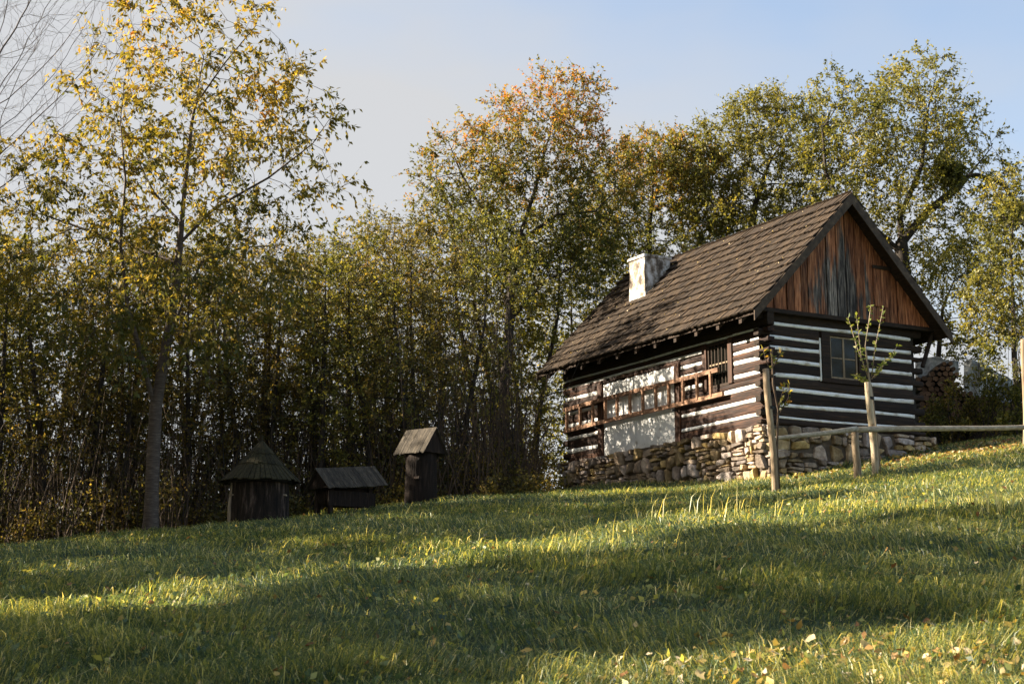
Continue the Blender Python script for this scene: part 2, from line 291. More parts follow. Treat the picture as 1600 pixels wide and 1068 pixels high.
# ------------------------------------------------------------------ the log cabin
Z0 = 1.2                                # the root sits on the ground, log work starts Z0 above it
cab = empty('log_cabin', (CX, CYY, CZ - Z0), YAW)
tag(cab, 'old dark log cabin with white chinking, steep wooden roof and stone footing', 'cabin')
L_, W_ = 8.22, 4.28
def log_piece(axis, a, b, z0, z1, name, mat, parent, out=0.0, depth=.17, end0=False, end1=False, flip=False, zoff=0.0, n=None):
    """a hewn log: axis 'y' runs along the long wall at x=out, axis 'x' along the gable at y=out"""
    n = n or max(4, int((b - a) / .45)); prof = [(.10, -1), (.0, -.62), (-.028, 0), (.0, .62), (.10, 1), (1, 1), (1, -1)]
    zc0, h0 = (z0 + z1) / 2, (z1 - z0) / 2; vs, fs = [], []; k = len(prof)
    ph = random.uniform(0, 9)
    ts = list(np.linspace(a, b, n + 1))
    if end0: ts = [a, a + .27, a + .33] + [t for t in ts if t > a + .4]
    if end1: ts = [t for t in ts if t < b - .4] + [b - .33, b - .27, b]
    for t in ts:
        h = h0 * (1 + .05 * math.sin(t * 2.3 + ph)) ; zc = zc0 + .010 * math.sin(t * 1.4 + ph * 2) + zoff
        if (end0 and t < a + .3) or (end1 and t > b - .3):
            h = h0 * .58; zc = zc0 + (h0 * .5 if axis == 'y' else -h0 * .42)
        for (dx, dz) in prof:
            q = out + dx * depth + random.uniform(-.006, .006) * (dx < .5)
            z = Z0 + zc + dz * h + random.uniform(-.006, .006)
            vs.append((q, t, z) if axis == 'y' else (t, q, z))
    for i in range(len(ts) - 1):
        for j in range(k):
            j2 = (j + 1) % k; fs.append((i * k + j, i * k + j2, (i + 1) * k + j2, (i + 1) * k + j))
    fs += [tuple(range(k)), tuple((len(ts) - 1) * k + j for j in range(k))[::-1]]
    if axis == 'y': fs = [f[::-1] for f in fs]
    return MB().add(vs, fs).build(name, mat, parent, smooth=False)
def chink(axis, a, b, zc, th, parent, out=.012, mat=None):
    n = max(3, int((b - a) / .22)); vs = []
    ph = random.uniform(0, 9)
    for i in range(n + 1):
        t = a + (b - a) * i / n; h = th / 2 * (1 + random.uniform(-.14, .14)); c = zc + .010 * math.sin(t * 1.4 + ph)
        for (d, z) in ((.05, c - h), (0, c - h * .8), (-.006, c), (0, c + h * .8), (.05, c + h)):
            q = out + d + random.uniform(-.003, .003)
            vs.append((q, t, Z0 + z) if axis == 'y' else (t, q, Z0 + z))
    fs = [(i * 5 + j, i * 5 + j + 1, (i + 1) * 5 + j + 1, (i + 1) * 5 + j) for i in range(n) for j in range(4)]
    if axis == 'y': fs = [f[::-1] for f in fs]
    return MB().add(vs, fs).build('chinking', mat or m_chink, parent, smooth=True)
# dark inner core so that nothing shows through
MB().box(.06, W_ - .06, .06, L_ - .06, Z0 - .3, Z0 + 2.35).build('inner_wall', m_core, cab)
wl = MB().box(.05, .07, .2, L_ - .2, Z0, Z0 + .02).build('long_wall', m_beam, cab)
wg = MB().box(.2, W_ - .2, .05, .07, Z0, Z0 + .02).build('gable_wall', m_beam, cab)
wb = MB().box(.25, W_ - .2, L_ - .1, L_ - .02, Z0 - .2, Z0 + 2.35).build('back_wall', m_beam, cab)
ws = MB().box(W_ - .05, W_ - .01, .3, L_ - .1, Z0 - .2, Z0 + 2.35).build('rear_long_wall', m_beam, cab)
# long wall: right-hand stripes (near corner to middle post)
SR = [.225, .545, .84, 1.13, 1.42, 1.64, 1.855, 2.05]; TR = [.085, .095, .105, .10, .10, .085, .06, .055]
def logs_between(axis, a, b, zs, ths, zlo, zhi, parent, mat, skip_between=None, **kw):
    edges = [(zlo, zs[0] - ths[0] / 2)]
    for i in range(len(zs) - 1): edges.append((zs[i] + ths[i] / 2, zs[i + 1] - ths[i + 1] / 2))
    edges.append((zs[-1] + ths[-1] / 2, zhi))
    for e in edges:
        if e[1] - e[0] > .03: log_piece(axis, a, b, e[0] - .008, e[1] + .008, 'log', mat, parent, **kw)
# full-height right segment below the window
logs_between('y', -.15, 3.08, SR[:3], TR[:3], -.03, 1.0, wl, m_log_y, end0=True)
for z, t in zip(SR[:3], TR[:3]): chink('y', .17, 3.08, z, t, wl)
logs_between('y', -.15, 1.09, SR[3:], TR[3:], 1.01, 2.11, wl, m_log_y, end0=True)
for z, t in zip(SR[3:], TR[3:]): chink('y', .17, 1.09, z, t, wl)
logs_between('y', 2.19, 3.08, SR[3:6], TR[3:6], 1.01, 1.80, wl, m_log_y)
for z, t in zip(SR[3:6], TR[3:6]): chink('y', 2.19, 3.08, z, t, wl)
# upper courses over the plaster panel
log_piece('y', 3.08, 6.6, 1.74, 1.85, 'log', m_log_y, wl)
chink('y', 2.19, 8.06, 1.885, .065, wl); log_piece('y', 2.19, L_ + .05, 1.92, 2.03, 'log', m_log_y, wl)
chink('y', 1.09, 8.06, 2.055, .055, wl); log_piece('y', -.15, L_ + .05, 2.085, 2.36, 'log', m_beam, wl)
SL = [.26, .58, .92, 1.22, 1.57]; TL = [.12, .10, .10, .10, .10]
logs_between('y', 6.58, L_ + .05, SL, TL, -.03, 1.85, wl, m_log_y, end1=True)
for z, t in zip(SL, TL): chink('y', 6.58, 8.06, z, t, wl)
# posts and plaster panel
MB().box(-.035, .12, 3.07, 3.28, Z0 - .06, Z0 + 1.76, .006).build('post', m_post, wl, bevel=.008)
MB().box(-.035, .12, 6.36, 6.57, Z0 - .10, Z0 + 1.76, .006).build('post', m_post, wl, bevel=.008)
def plaster():
    n, m = 30, 18; vs = []
    for i in range(n + 1):
        for j in range(m + 1):
            t = 3.29 + (6.355 - 3.29) * i / n; z = -.05 + 1.77 * j / m + (.012 * math.sin(i * 1.7) + .01 * random.random()) * (j in (0, m))
            q = -.012 + .006 * math.sin(t * 3 + z * 2) + .004 * random.random() + (.02 if i in (0, n) or j in (0, m) else 0)
            vs.append((q, t, Z0 + z))
    fs = [(i * (m + 1) + j, i * (m + 1) + j + 1, (i + 1) * (m + 1) + j + 1, (i + 1) * (m + 1) + j) for i in range(n) for j in range(m)]
    MB().add(vs, fs).build('plaster_panel', m_plaster, wl, smooth=True)
plaster()
# barred window on the long wall
MB().box(-.03, .12, 1.09, 1.235, Z0 + 1.02, Z0 + 2.02, .005).build('jamb', m_post, wl, bevel=.006)
MB().box(-.03, .12, 2.03, 2.185, Z0 + .95, Z0 + 2.02, .005).build('jamb', m_post, wl, bevel=.006)
w1 = MB().box(.0, .1, 1.24, 2.025, Z0 + 1.0, Z0 + 1.06).box(.0, .1, 1.24, 2.025, Z0 + 1.95, Z0 + 2.01).box(.01, .1, 1.24, 1.30, Z0 + 1.06, Z0 + 1.95).box(.01, .1, 1.97, 2.025, Z0 + 1.06, Z0 + 1.95).build('window', m_beam, cab)
MB().box(.02, .05, 1.30, 1.97, Z0 + 1.50, Z0 + 1.535).build('crossbar', m_oldpost, w1)
for i in range(5):
    y = 1.38 + i * .125; MB().box(.012, .03, y - .012, y + .012, Z0 + 1.06, Z0 + 1.95, .002).build('bar', m_beam, w1)
MB().box(.052, .06, 1.30, 1.97, Z0 + 1.06, Z0 + 1.50).build('pane', m_glass, w1); MB().box(.052, .06, 1.30, 1.97, Z0 + 1.535, Z0 + 1.95).build('pane', m_glass, w1)
# gable wall
SG = [.165, .437, .76, 1.07, 1.37, 1.65, 1.86, 2.165]; TG = [.055, .09, .10, .105, .10, .095, .085, .085]
logs_between('x', -.13, W_ + .13, SG[:3], TG[:3], .03, 1.0, wg, m_log_x, end0=True, end1=True)
for z, t in zip(SG[:3], TG[:3]): chink('x', .17, 4.12, z, t, wg)
for (a, b, e0, e1) in ((-.13, 1.5, True, False), (2.77, W_ + .13, False, True)):
    logs_between('x', a, b, SG[3:7], TG[3:7], 1.0, 2.11, wg, m_log_x, end0=e0, end1=e1)
    for z, t in zip(SG[3:7], TG[3:7]): chink('x', max(a, .17), min(b, 4.1), z, t, wg)
MB().box(1.49, 1.525, -.008, .02, Z0 + 1.02, Z0 + 1.95, .003).build('chinking', m_chink, wg)
chink('x', .17, 4.1, 2.165, .085, wg); log_piece('x', -.13, W_ + .13, 2.21, 2.40, 'log', m_beam, wg)
# gable window
w2 = MB().box(1.53, 1.76, -.04, .1, Z0 + 1.0, Z0 + 2.1).box(2.54, 2.765, -.04, .1, Z0 + 1.0, Z0 + 2.1).box(1.765, 2.535, -.035, .1, Z0 + 1.0, Z0 + 1.10).box(1.765, 2.535, -.035, .1, Z0 + 2.03, Z0 + 2.1).build('window', m_log_x, cab, bevel=.006)
m_sash = m_oldpost
fr = MB()
for (a, b, c, d) in ((1.77, 1.81, 1.105, 2.025), (2.49, 2.53, 1.105, 2.025), (2.13, 2.175, 1.105, 2.025)): fr.box(a, b, .0, .03, Z0 + c, Z0 + d)
for (c, d) in ((1.105, 1.14), (1.54, 1.565), (1.99, 2.025)):
    fr.box(1.812, 2.128, .002, .028, Z0 + c, Z0 + d); fr.box(2.177, 2.488, .002, .028, Z0 + c, Z0 + d)
fr.build('sash', m_sash, w2)
for (a, b) in ((1.812, 2.128), (2.177, 2.488)):
    for (c, d) in ((1.142, 1.538), (1.567, 1.988)): MB().box(a, b, .014, .018, Z0 + c, Z0 + d).build('pane', m_glass, w2)
# sill beam under the gable boards
MB().box(-.46, W_ + .44, -.16, .02, Z0 + 2.36, Z0 + 2.44, .008).build('gable_sill', m_beam, cab)
TH = math.atan(1.0515); SLP = 1.0515; ZE, OE, OF, OB = 2.27, .58, .463, .334
def zroof(V_): return ZE + (min(V_, W_ - V_) + OE) * SLP
# gable boards
bx = [-.44, -.22, .0, .2, .35, .56, .76, .95, 1.14, 1.42, 1.67, 1.94, 2.19, 2.46, 2.73, 3.03, 3.25, 3.47, 3.66, 3.85, 4.09, 4.32, 4.51, 4.70]
gb = MB().box(.0, W_, .03, .05, Z0 + 2.4, Z0 + 2.42).build('gable', m_beam, cab)
for a, b in zip(bx[:-1], bx[1:]):
    zb = 2.445 + random.uniform(-.012, .012); q0 = -.10 - random.uniform(0, .045); g = .010
    za, zc = zroof(a) - .10, zroof(b) - .10; mid = W_ / 2
    a2, b2 = a + g, b - g
    if zc < zb + .02 and za < zb + .02: continue
    za, zc = max(za, zb + .01), max(zc, zb + .01)
    if a < mid < b:
        zm = zroof(mid) - .1
        f = [(a2, zb), (b2, zb), (b2, zc), (mid, zm), (a2, za)]
    else: f = [(a2, zb), (b2, zb), (b2, zc), (a2, za)]
    n = len(f); vs = [(x, q0, Z0 + z) for x, z in f] + [(x, q0 + .03, Z0 + z) for x, z in f]
    fs = [tuple(range(n)), tuple(range(n, 2 * n))[::-1]] + [(i, i + n, (i + 1) % n + n, (i + 1) % n) for i in range(n)]
    MB().add(vs, fs).build('board', m_gable, gb)
hs = MB().box(2.96, 3.16, -.155, -.138, Z0 + 2.78, Z0 + 3.62, .003).box(3.168, 3.36, -.155, -.138, Z0 + 2.78, Z0 + 3.62, .003).build('hatch', m_gable, cab)
MB().box(2.93, 3.42, -.18, -.157, Z0 + 3.62, Z0 + 3.70, .006).build('batten', m_beam, hs)
# roof
Y0, Y1 = -OF, L_ + OB
hl = (W_ / 2 + OE)                       # half span in plan
c_, s_ = math.cos(TH), math.sin(TH)
def slab(side):
    # deck under the shingles; side 0 = visible long slope, 1 = rear slope
    def X(v): return v if side == 0 else W_ - v
    t = .05; pts = []
    lo, hi = (-OE + .03), W_ / 2
    for (v, z) in ((lo, zroof(lo) - .03), (hi, zroof(hi) - .03)):
        for dz in (0, -t / c_): pts.append((v, z + dz))
    (v0, z0), (_, z0b), (v1, z1), (_, z1b) = pts
    P = [(X(v0), Y0 + .03, Z0 + z0b), (X(v1), Y0 + .03, Z0 + z1b), (X(v1), Y1 - .03, Z0 + z1b), (X(v0), Y1 - .03, Z0 + z0b),
         (X(v0), Y0 + .03, Z0 + z0), (X(v1), Y0 + .03, Z0 + z1), (X(v1), Y1 - .03, Z0 + z1), (X(v0), Y1 - .03, Z0 + z0)]
    return P
roof = MB().hexa(slab(0)).hexa(slab(1)).build('roof', m_beam, cab)
NC, EXPO, BL = 13, hl / c_ / 13, .40
variants = []
for i in range(10):
    w = .108; t = .034; b = MB(); sl = random.uniform(-.016, .016); e = random.uniform(0, .04)
    P = [(0, -e - sl, 0), (w, -e + sl, 0), (w, BL, 0), (0, BL, 0), (0, -e - sl, t), (w, -e + sl, t), (w, BL, t * .3), (0, BL, t * .3)]
    P = [(x, y, z + random.uniform(-.002, .002)) for x, y, z in P]
    me = b.hexa(P).mesh('roof_board'); me.materials.append(m_shingle); variants.append(me)
stuff = MB(); n_parts = 0
B0 = Matrix(((0, c_, -s_), (-1, 0, 0), (0, s_, c_)))      # columns: along, up-slope, normal
B1 = Matrix(((0, -c_, s_), (1, 0, 0), (0, s_, c_)))
CHIM = (5.94, 6.66, 1.0, 1.78)      # U0,U1,V0,V1
shingles = []
for side in (0, 1):
    for c in range(NC + 1):
        y = Y1 if side == 0 else Y0
        ys = []
        t = Y0 - random.uniform(0, .03)
        while t < Y1:
            w = random.uniform(.06, .115); ys.append((t, min(w, Y1 + .04 - t))); t += w + .004
        for (t, w) in ys:
            d = c * EXPO - .02 + random.uniform(-.01, .01); 
            if c == NC: d = NC * EXPO - BL + (.05 if side == 0 else .0)
            shingles.append((side, c, t, w, d, random.uniform(-.008, .010)))
def shingle_matrix(side, c, t, w, d, dz):
    B = (B0 if side == 0 else B1).to_4x4()
    up = Vector((c_, 0, s_)) if side == 0 else Vector((-c_, 0, s_)); nrm = Vector((-s_, 0, c_)) if side == 0 else Vector((s_, 0, c_))
    base = Vector((-OE if side == 0 else W_ + OE, 0, Z0 + ZE))
    lift = .026 + dz + (.012 if c == NC else 0)
    p = base + up * d + nrm * lift + Vector((0, t + (w if side == 0 else 0), 0))
    tilt = Matrix.Rotation(-.075, 4, 'X')
    return Matrix.Translation(p) @ B @ tilt @ Matrix.Diagonal((w / .108, 1, 1, 1))
shingles.sort(key=lambda s: (s[0], s[2]))
front = [s for s in shingles if s[0] == 0]
for i, s in enumerate(shingles):
    M = shingle_matrix(*s)
    if s[0] == 0 and i < 290:
        o = bpy.data.objects.new('shingle', random.choice(variants)); COL.objects.link(o); o.parent = roof; o.matrix_local = M
    else:
        me = random.choice(variants); j = random.uniform(-.004, .004)
        stuff.add([M @ v.co + Vector((0, 0, j)) for v in me.vertices], [tuple(p.vertices) for p in me.polygons])
# each joined board still gets its own tone through a face attribute
def mat_shingle_joined():
    m = m_shingle.copy(); m.name = 'weathered_roof_board_far'; nt = m.node_tree; N, L = nt.nodes, nt.links
    a = N.new('ShaderNodeAttribute'); a.attribute_name = 'tint'
    for l in list(L):
        if l.from_node.bl_idname == 'ShaderNodeObjectInfo': ts = l.to_socket; L.remove(l); L.new(a.outputs['Fac'], ts)
    for n in N:
        if n.bl_idname == 'ShaderNodeMapping': n.inputs['Scale'].default_value = (2.2, 22, 2.2)
    return m
so = stuff.build('shingles', mat_shingle_joined(), roof); so['kind'] = 'stuff'
nf = len(so.data.polygons); ta = so.data.attributes.new('tint', 'FLOAT', 'FACE'); ta.data.foreach_set('value', np.repeat(rng.random(nf // 6), 6).astype(np.float32))
# verge boards on the gable end and at the back
for side in (0, 1):
    for (ya, yb) in ((Y0 - .035, Y0 - .008), (Y1 + .01, Y1 + .035)):
        P = []
        def X(v): return v if side == 0 else W_ - v
        lo, hi = -OE - .02, W_ / 2
        P = [(X(lo), ya, Z0 + zroof(lo) - .20), (X(hi), ya, Z0 + zroof(hi) - .24), (X(hi), yb, Z0 + zroof(hi) - .24), (X(lo), yb, Z0 + zroof(lo) - .20),
             (X(lo), ya, Z0 + zroof(lo) + .01), (X(hi), ya, Z0 + zroof(hi) + .015), (X(hi), yb, Z0 + zroof(hi) + .015), (X(lo), yb, Z0 + zroof(lo) + .01)]
        MB().hexa(P).build('verge_board', m_verge, roof)
MB().add([(-OE + .04, Y0 + .05, Z0 + zroof(-OE + .04) - .09), (.06, Y0 + .05, Z0 + zroof(.06) - .09), (.06, Y1 - .05, Z0 + zroof(.06) - .09), (-OE + .04, Y1 - .05, Z0 + zroof(-OE + .04) - .09)], [(0, 1, 2, 3)]).build('soffit', m_beam, roof)
MB().box(-.03, .06, .0, L_, Z0 + 2.34, Z0 + 2.86).build('wall_plate', m_beam, cab)
# rafter tails and soffit under the visible eave
for i in range(11):
    y = .1 + i * .8
    P = [(-OE + .06, y - .05, Z0 + zroof(-OE + .06) - .24), (.1, y - .05, Z0 + zroof(.1) - .3), (.1, y + .05, Z0 + zroof(.1) - .3), (-OE + .06, y + .05, Z0 + zroof(-OE + .06) - .24),
         (-OE + .06, y - .05, Z0 + zroof(-OE + .06) - .11), (.1, y - .05, Z0 + zroof(.1) - .11), (.1, y + .05, Z0 + zroof(.1) - .11), (-OE + .06, y + .05, Z0 + zroof(-OE + .06) - .11)]
    MB().hexa(P).build('rafter', m_beam, roof)
MB().tube([(W_ + .08, -.06, Z0 + 1.55), (W_ + .42, -.06, Z0 + 2.36)], .05, 6, .1).build('bracket', m_beam, cab)
# chimney
chv = []
ch = MB()
for lev, (z, e) in enumerate(((3.3, .0), (4.0, .006), (4.6, -.008), (4.98, .0), (4.99, .028), (5.05, .03), (5.06, .01))):
    for (x, y) in ((CHIM[2] - e, CHIM[0] - e), (CHIM[3] + e, CHIM[0] - e), (CHIM[3] + e, CHIM[1] + e), (CHIM[2] - e, CHIM[1] + e)): chv.append((x + random.uniform(-.008, .008), y + random.uniform(-.008, .008), Z0 + z + random.uniform(-.02, .02)))
n7 = 7
fs = [(i * 4 + j, i * 4 + (j + 1) % 4, (i + 1) * 4 + (j + 1) % 4, (i + 1) * 4 + j) for i in range(n7 - 1) for j in range(4)] + [(24, 25, 26, 27)]
chm = MB().add(chv, fs).build('chimney', m_chimney, roof, bevel=.012)
MB().box(CHIM[2] + .12, CHIM[3] - .12, CHIM[0] + .12, CHIM[1] - .12, Z0 + 5.05, Z0 + 5.10).build('flue', m_black, chm)

# stone footing: a power diagram of flattened cells, each stone its own part
def clip(poly, nx_, ny_, d):
    outp = []
    for i in range(len(poly)):
        a, b = poly[i], poly[(i + 1) % len(poly)]
        da, db = nx_ * a[0] + ny_ * a[1] - d, nx_ * b[0] + ny_ * b[1] - d
        if da <= 0: outp.append(a)
        if (da < 0 < db) or (db < 0 < da):
            t = da / (da - db); outp.append((a[0] + t * (b[0] - a[0]), a[1] + t * (b[1] - a[1])))
    return outp
def stones(length, zlow, seed, scale=1.0):
    """dry-stone rubble: blocks of one large stone or of stacked thin slabs, joints never straight"""
    rs = random.Random(seed); res = []; ztop = 0.0; zmin = min(zlow(0), zlow(length / 2), zlow(length)) - .1
    while ztop > zmin:
        h = rs.uniform(.22, .34) * scale; x = -.05 - rs.uniform(0, .15); sl = rs.uniform(-.012, .012)
        while x < length + .03:
            kind = rs.random(); w = rs.uniform(.2, .36) * scale if kind < .38 else rs.uniform(.26, .5) * scale
            x1 = min(x + w, length + .06); 
            if length + .06 - x1 < .1: x1 = length + .06
            nsub = 1 if kind < .38 else rs.choice([2, 2, 3, 3, 4]); cuts = [0] + sorted((k + rs.uniform(-.25, .25)) / nsub for k in range(1, nsub)) + [1]
            for a, b in zip(cuts[:-1], cuts[1:]):
                nx2 = 1 if nsub == 1 or rs.random() < .45 or (x1 - x) < .2 else 2; xc = [x] + ([x + (x1 - x) * rs.uniform(.3, .7)] if nx2 == 2 else []) + [x1]
                t0 = rs.uniform(-.035, .035)
                for p, q in zip(xc[:-1], xc[1:]):
                    zb, zt_ = ztop - h * b + sl * math.sin(p * 3), ztop - h * a + sl * math.sin(p * 3); j = .34 * min(q - p, zt_ - zb); J = lambda: rs.uniform(-j * .25, j)
                    poly = [(max(p + J(), -.06), zb + J() + t0), (q - J(), zb + J() - t0), (q - J(), min(zt_ - J(), 0) - 0 * t0), (max(p + J(), -.06), min(zt_ - J(), 0))]
                    if rs.random() < .6: m = rs.uniform(.3, .7); poly.insert(3, (p + (q - p) * m, min(zt_ + rs.uniform(-.3, .8) * j, 0)))
                    if rs.random() < .5: m = rs.uniform(.3, .7); poly.insert(1, (p + (q - p) * m, zb - rs.uniform(-.2, .7) * j))
                    if (zb + zt_) / 2 > zlow((p + q) / 2) - .06: res.append(poly)
            x = x1
        ztop -= h
    return res
def stone_obj(poly, axis, out, parent):
    cx = sum(p[0] for p in poly) / len(poly); cz = sum(p[1] for p in poly) / len(poly)
    # drop tiny edges, chamfer corners
    pl = []
    for i, p in enumerate(poly):
        q = poly[(i + 1) % len(poly)]
        if math.hypot(p[0] - q[0], p[1] - q[1]) > .025: pl.append(p)
    if len(pl) < 3: return
    ch_ = []
    for i, p in enumerate(pl):
        a, b = pl[i - 1], pl[(i + 1) % len(pl)]; k = random.uniform(.02, .17)
        ch_.append((p[0] + (a[0] - p[0]) * k, p[1] + (a[1] - p[1]) * k)); ch_.append((p[0] + (b[0] - p[0]) * k, p[1] + (b[1] - p[1]) * k))
    size = max(.06, min(max(abs(p[0] - cx) for p in ch_), max(abs(p[1] - cz) for p in ch_)))
    n = len(ch_); vs = []; bulge = random.uniform(-.02, .05); tx, tz = random.uniform(-.12, .12), random.uniform(-.1, .18)
    g = 1 - .006 / size
    for (sc_, dep) in ((g * .97, .14), (g, .02), (g * .965, -.022), (g * .80, -.036)):
        for (x, z) in ch_:
            X, Z = cx + (x - cx) * sc_, cz + (z - cz) * sc_
            q = out + dep - (bulge + (x - cx) * tx + (z - cz) * tz if dep < .1 else 0) + random.uniform(-.006, .006) * (dep < .03)
            vs.append((q - 0, X, Z) if axis == 'y' else (X, q, Z))
    fs = [(k * n + i, k * n + (i + 1) % n, (k + 1) * n + (i + 1) % n, (k + 1) * n + i) for k in range(3) for i in range(n)] + [tuple(3 * n + i for i in range(n))]
    if axis == 'y': fs = [f[::-1] for f in fs]
    c0 = Vector((out, cx, cz + Z0)) if axis == 'y' else Vector((cx, out, cz + Z0))
    vs = [(Vector(v) + Vector((0, 0, Z0))) - c0 for v in vs]
    MB().add(vs, fs).build('stone', m_stone, parent, loc=c0)
def zl_long(x): wx, wy = cw(0, x); return gz1(wx, wy) - CZ - .06
def zl_gab(x): wx, wy = cw(x, 0); return gz1(wx, wy) - CZ - .06
m_joint = mat_noise('earth_joint', [(.3, (.05, .038, .026)), (.7, (.13, .10, .07))], noise=10)
foot = MB().box(-.025, W_ + .06, -.025, L_ + .05, Z0 - 2.0, Z0 - .02).build('foundation', m_joint, cab)
for pl in stones(L_ + .1, zl_long, 11, 1.12): stone_obj(pl, 'y', -.075, foot)
for pl in stones(W_ + .25, zl_gab, 12, 1.25): stone_obj(pl, 'x', -.075, foot)

print('stones', sum(o.name.startswith('stone') for o in COL.objects))
# ladder hanging on the long wall
def wpt(V_, U_, z): x, y = cw(V_, U_); return np.array([x, y, CZ + z])
lad = empty('wooden_ladder', tuple(wpt(-.12, 4.7, .75)), YAW); tag(lad, 'brown wooden ladder hung sideways across the white plaster panel of the cabin wall', 'ladder')
def lp(U_, z): return (0.0, U_ - 4.7, z - .75)
for (ua, za, ub, zb) in ((8.02, 1.30, 1.45, 1.36), (8.02, .76, 1.30, .81)):
    b = MB(); n = 8
    for i in range(n):
        t0, t1 = i / n, (i + 1) / n
        def pp(t, dx, dz): p = lp(ua + (ub - ua) * t, za + (zb - za) * t + .012 * math.sin(t * 5)); return (p[0] + dx, p[1], p[2] + dz)
        b.hexa([pp(t0, -.03, -.048), pp(t1, -.03, -.048), pp(t1, .03, -.048), pp(t0, .03, -.048), pp(t0, -.03, .048), pp(t1, -.03, .048), pp(t1, .03, .048), pp(t0, .03, .048)])
    b.build('rail', m_ladder, lad)
for U_ in (7.86, 7.22, 6.62, 6.05, 5.51, 4.95, 4.40, 3.86, 3.33, 2.77, 2.23, 1.72):
    a, c = lp(U_, 1.345), lp(U_ + random.uniform(-.01, .03), .79)
    MB().box(a[0] - .045, a[0] + .012, a[1] - .032, a[1] + .032, c[2], a[2], .004).build('rung', m_ladder, lad)
for U_ in (6.46, 3.18): MB().box(-.05, .10, U_ - 4.7 - .02, U_ - 4.7 + .02, -.085, -.045).build('hook', m_black, lad)

# ------------------------------------------------------------------ bee hives
def gabled_roof(root, z0, rl, w, drop, nb, mat, tilt=0.0, over=0.0):
    """ridge along local x, boards running down both slopes"""
    r = empty('roof', (0, 0, z0)); r.parent = root; r.rotation_euler = (0, tilt, 0)
    for side in (-1, 1):
        bw = rl / nb
        for i in range(nb):
            x0 = -rl / 2 + i * bw + .002; x1 = x0 + bw - .004; j = random.uniform(-.006, .006); k = random.uniform(-.012, .02)
            e = drop + k * .8; y = (w / 2 + k) * side; t = .018
            P = [(x0, y, -e + j), (x1, y, -e + j), (x1, 0, j), (x0, 0, j)]
            if side < 0: P = [P[0], P[1], P[2], P[3]]
            Q = [(a, b, c + t) for a, b, c in P]; MB().hexa(P + Q).build('roof_board', mat, r)
    for x in (-rl / 2 + .05, rl / 2 - .07):
        MB().add([(x, -w / 2 + .03, -drop + .02), (x, w / 2 - .03, -drop + .02), (x, 0, -.02), (x + .02, -w / 2 + .03, -drop + .02), (x + .02, w / 2 - .03, -drop + .02), (x + .02, 0, -.02)],
                 [(0, 1, 2), (5, 4, 3), (0, 3, 4, 1), (1, 4, 5, 2), (2, 5, 3, 0)]).build('gable_end', m_stump, r)
    return r
def stump(name, r, h, root, mat=m_stump, lean=0.0, flare=.0, z=-.1):
    b = MB(); n = 16; L1 = 7; vs = []; ph = [random.uniform(-.06, .06) for _ in range(n)]
    for i in range(L1):
        t = i / (L1 - 1); rr = r * (1 + flare * (1 - t) ** 2)
        for k in range(n):
            a = 2 * math.pi * k / n; q = rr * (1 + ph[k] + random.uniform(-.012, .012)); vs.append((q * math.cos(a) + lean * t, q * math.sin(a), z + (h - z) * t))
    fs = [(i * n + k, i * n + (k + 1) % n, (i + 1) * n + (k + 1) % n, (i + 1) * n + k) for i in range(L1 - 1) for k in range(n)] + [tuple((L1 - 1) * n + k for k in range(n))]
    return b.add(vs, fs).build(name, mat, root, smooth=True)
def gpos(px, py, y):
    p = at(px, py, y); return (p[0], p[1], gz1(p[0], p[1]))
# 1: round hive with a conical shingled roof
h1 = empty('log_beehive', gpos(405, 820, 30)); tag(h1, 'stout log beehive under a three-tiered conical shingle roof', 'beehive')
m_stumpA = mat_noise('hive_log_pale_foot', [(.35, (.006, .004, .003)), (.52, (.022, .014, .009)), (.64, (.09, .06, .045)), (.8, (.24, .19, .15))], (5, 5, .8), 2.4, 7, .9, .9, 7, .03)
stump('body', .54, 1.0, h1, m_stumpA, flare=.06)
rf = MB().tube([(0, 0, .80), (0, 0, 1.2), (0, 0, 1.6)], [.62, .36, .02], 20).build('roof', m_core, h1)
zt = 1.64; tiers = [(.015, .275, zt, zt - .27), (.235, .465, zt - .25, zt - .49), (.42, .775, zt - .465, zt - .80)]
for (r0, r1, za, zb) in tiers:
    n = int(18 + r1 * 34)
    for k in range(n):
        a0, a1 = 2 * math.pi * k / n + .008, 2 * math.pi * (k + 1) / n - .008; j = random.uniform(-.008, .012); e = random.uniform(-.02, .02)
        def q(r, a, z): return (r * math.cos(a), r * math.sin(a), z)
        P = [q(r1 + e, a0, zb - e + j), q(r1 + e, a1, zb - e + j), q(r0, a1, za + j), q(r0, a0, za + j)]
        MB().hexa([(x, y, z - .018) for x, y, z in P] + P).build('roof_board', m_moss, rf)
MB().tube([(0, 0, zt - .08), (0, 0, zt + .1)], [.045, .01], 8).build('finial', m_moss, rf)
MB().tube([(-.52, -.2, -.05), (-.54, -.22, .35), (-.5, -.2, .8)], [.05, .035, .03], 7, .2).build('prop', m_palewood, h1)
for (a, z) in ((3.6, .55), (5.9, .55)): MB().box(.5 * math.cos(a) - .07, .5 * math.cos(a) + .07, .5 * math.sin(a) - .07, .5 * math.sin(a) + .07, z, z + .03).build('landing_shelf', m_palewood, h1)
# 2: low lying hive
h2 = empty('low_beehive', gpos(538, 799, 31), R(40)); tag(h2, 'low lying beehive box with a wide gabled board roof between two taller hives', 'beehive')
MB().tube([(-.5, 0, .26), (0, 0, .28), (.5, 0, .3)], .2, 12, .05).build('body', m_stump, h2, smooth=True)
for x in (-.5, .42):
    for y in (-.24, .2): MB().box(x, x + .08, y, y + .08, -.15, .46, .008).build('leg', m_stump, h2)
MB().box(-.55, .55, -.27, -.24, .08, .38, .006).build('front_board', m_stump, h2)
gabled_roof(h2, .86, 1.42, .84, .40, 17, m_hiveroof, tilt=-.10)
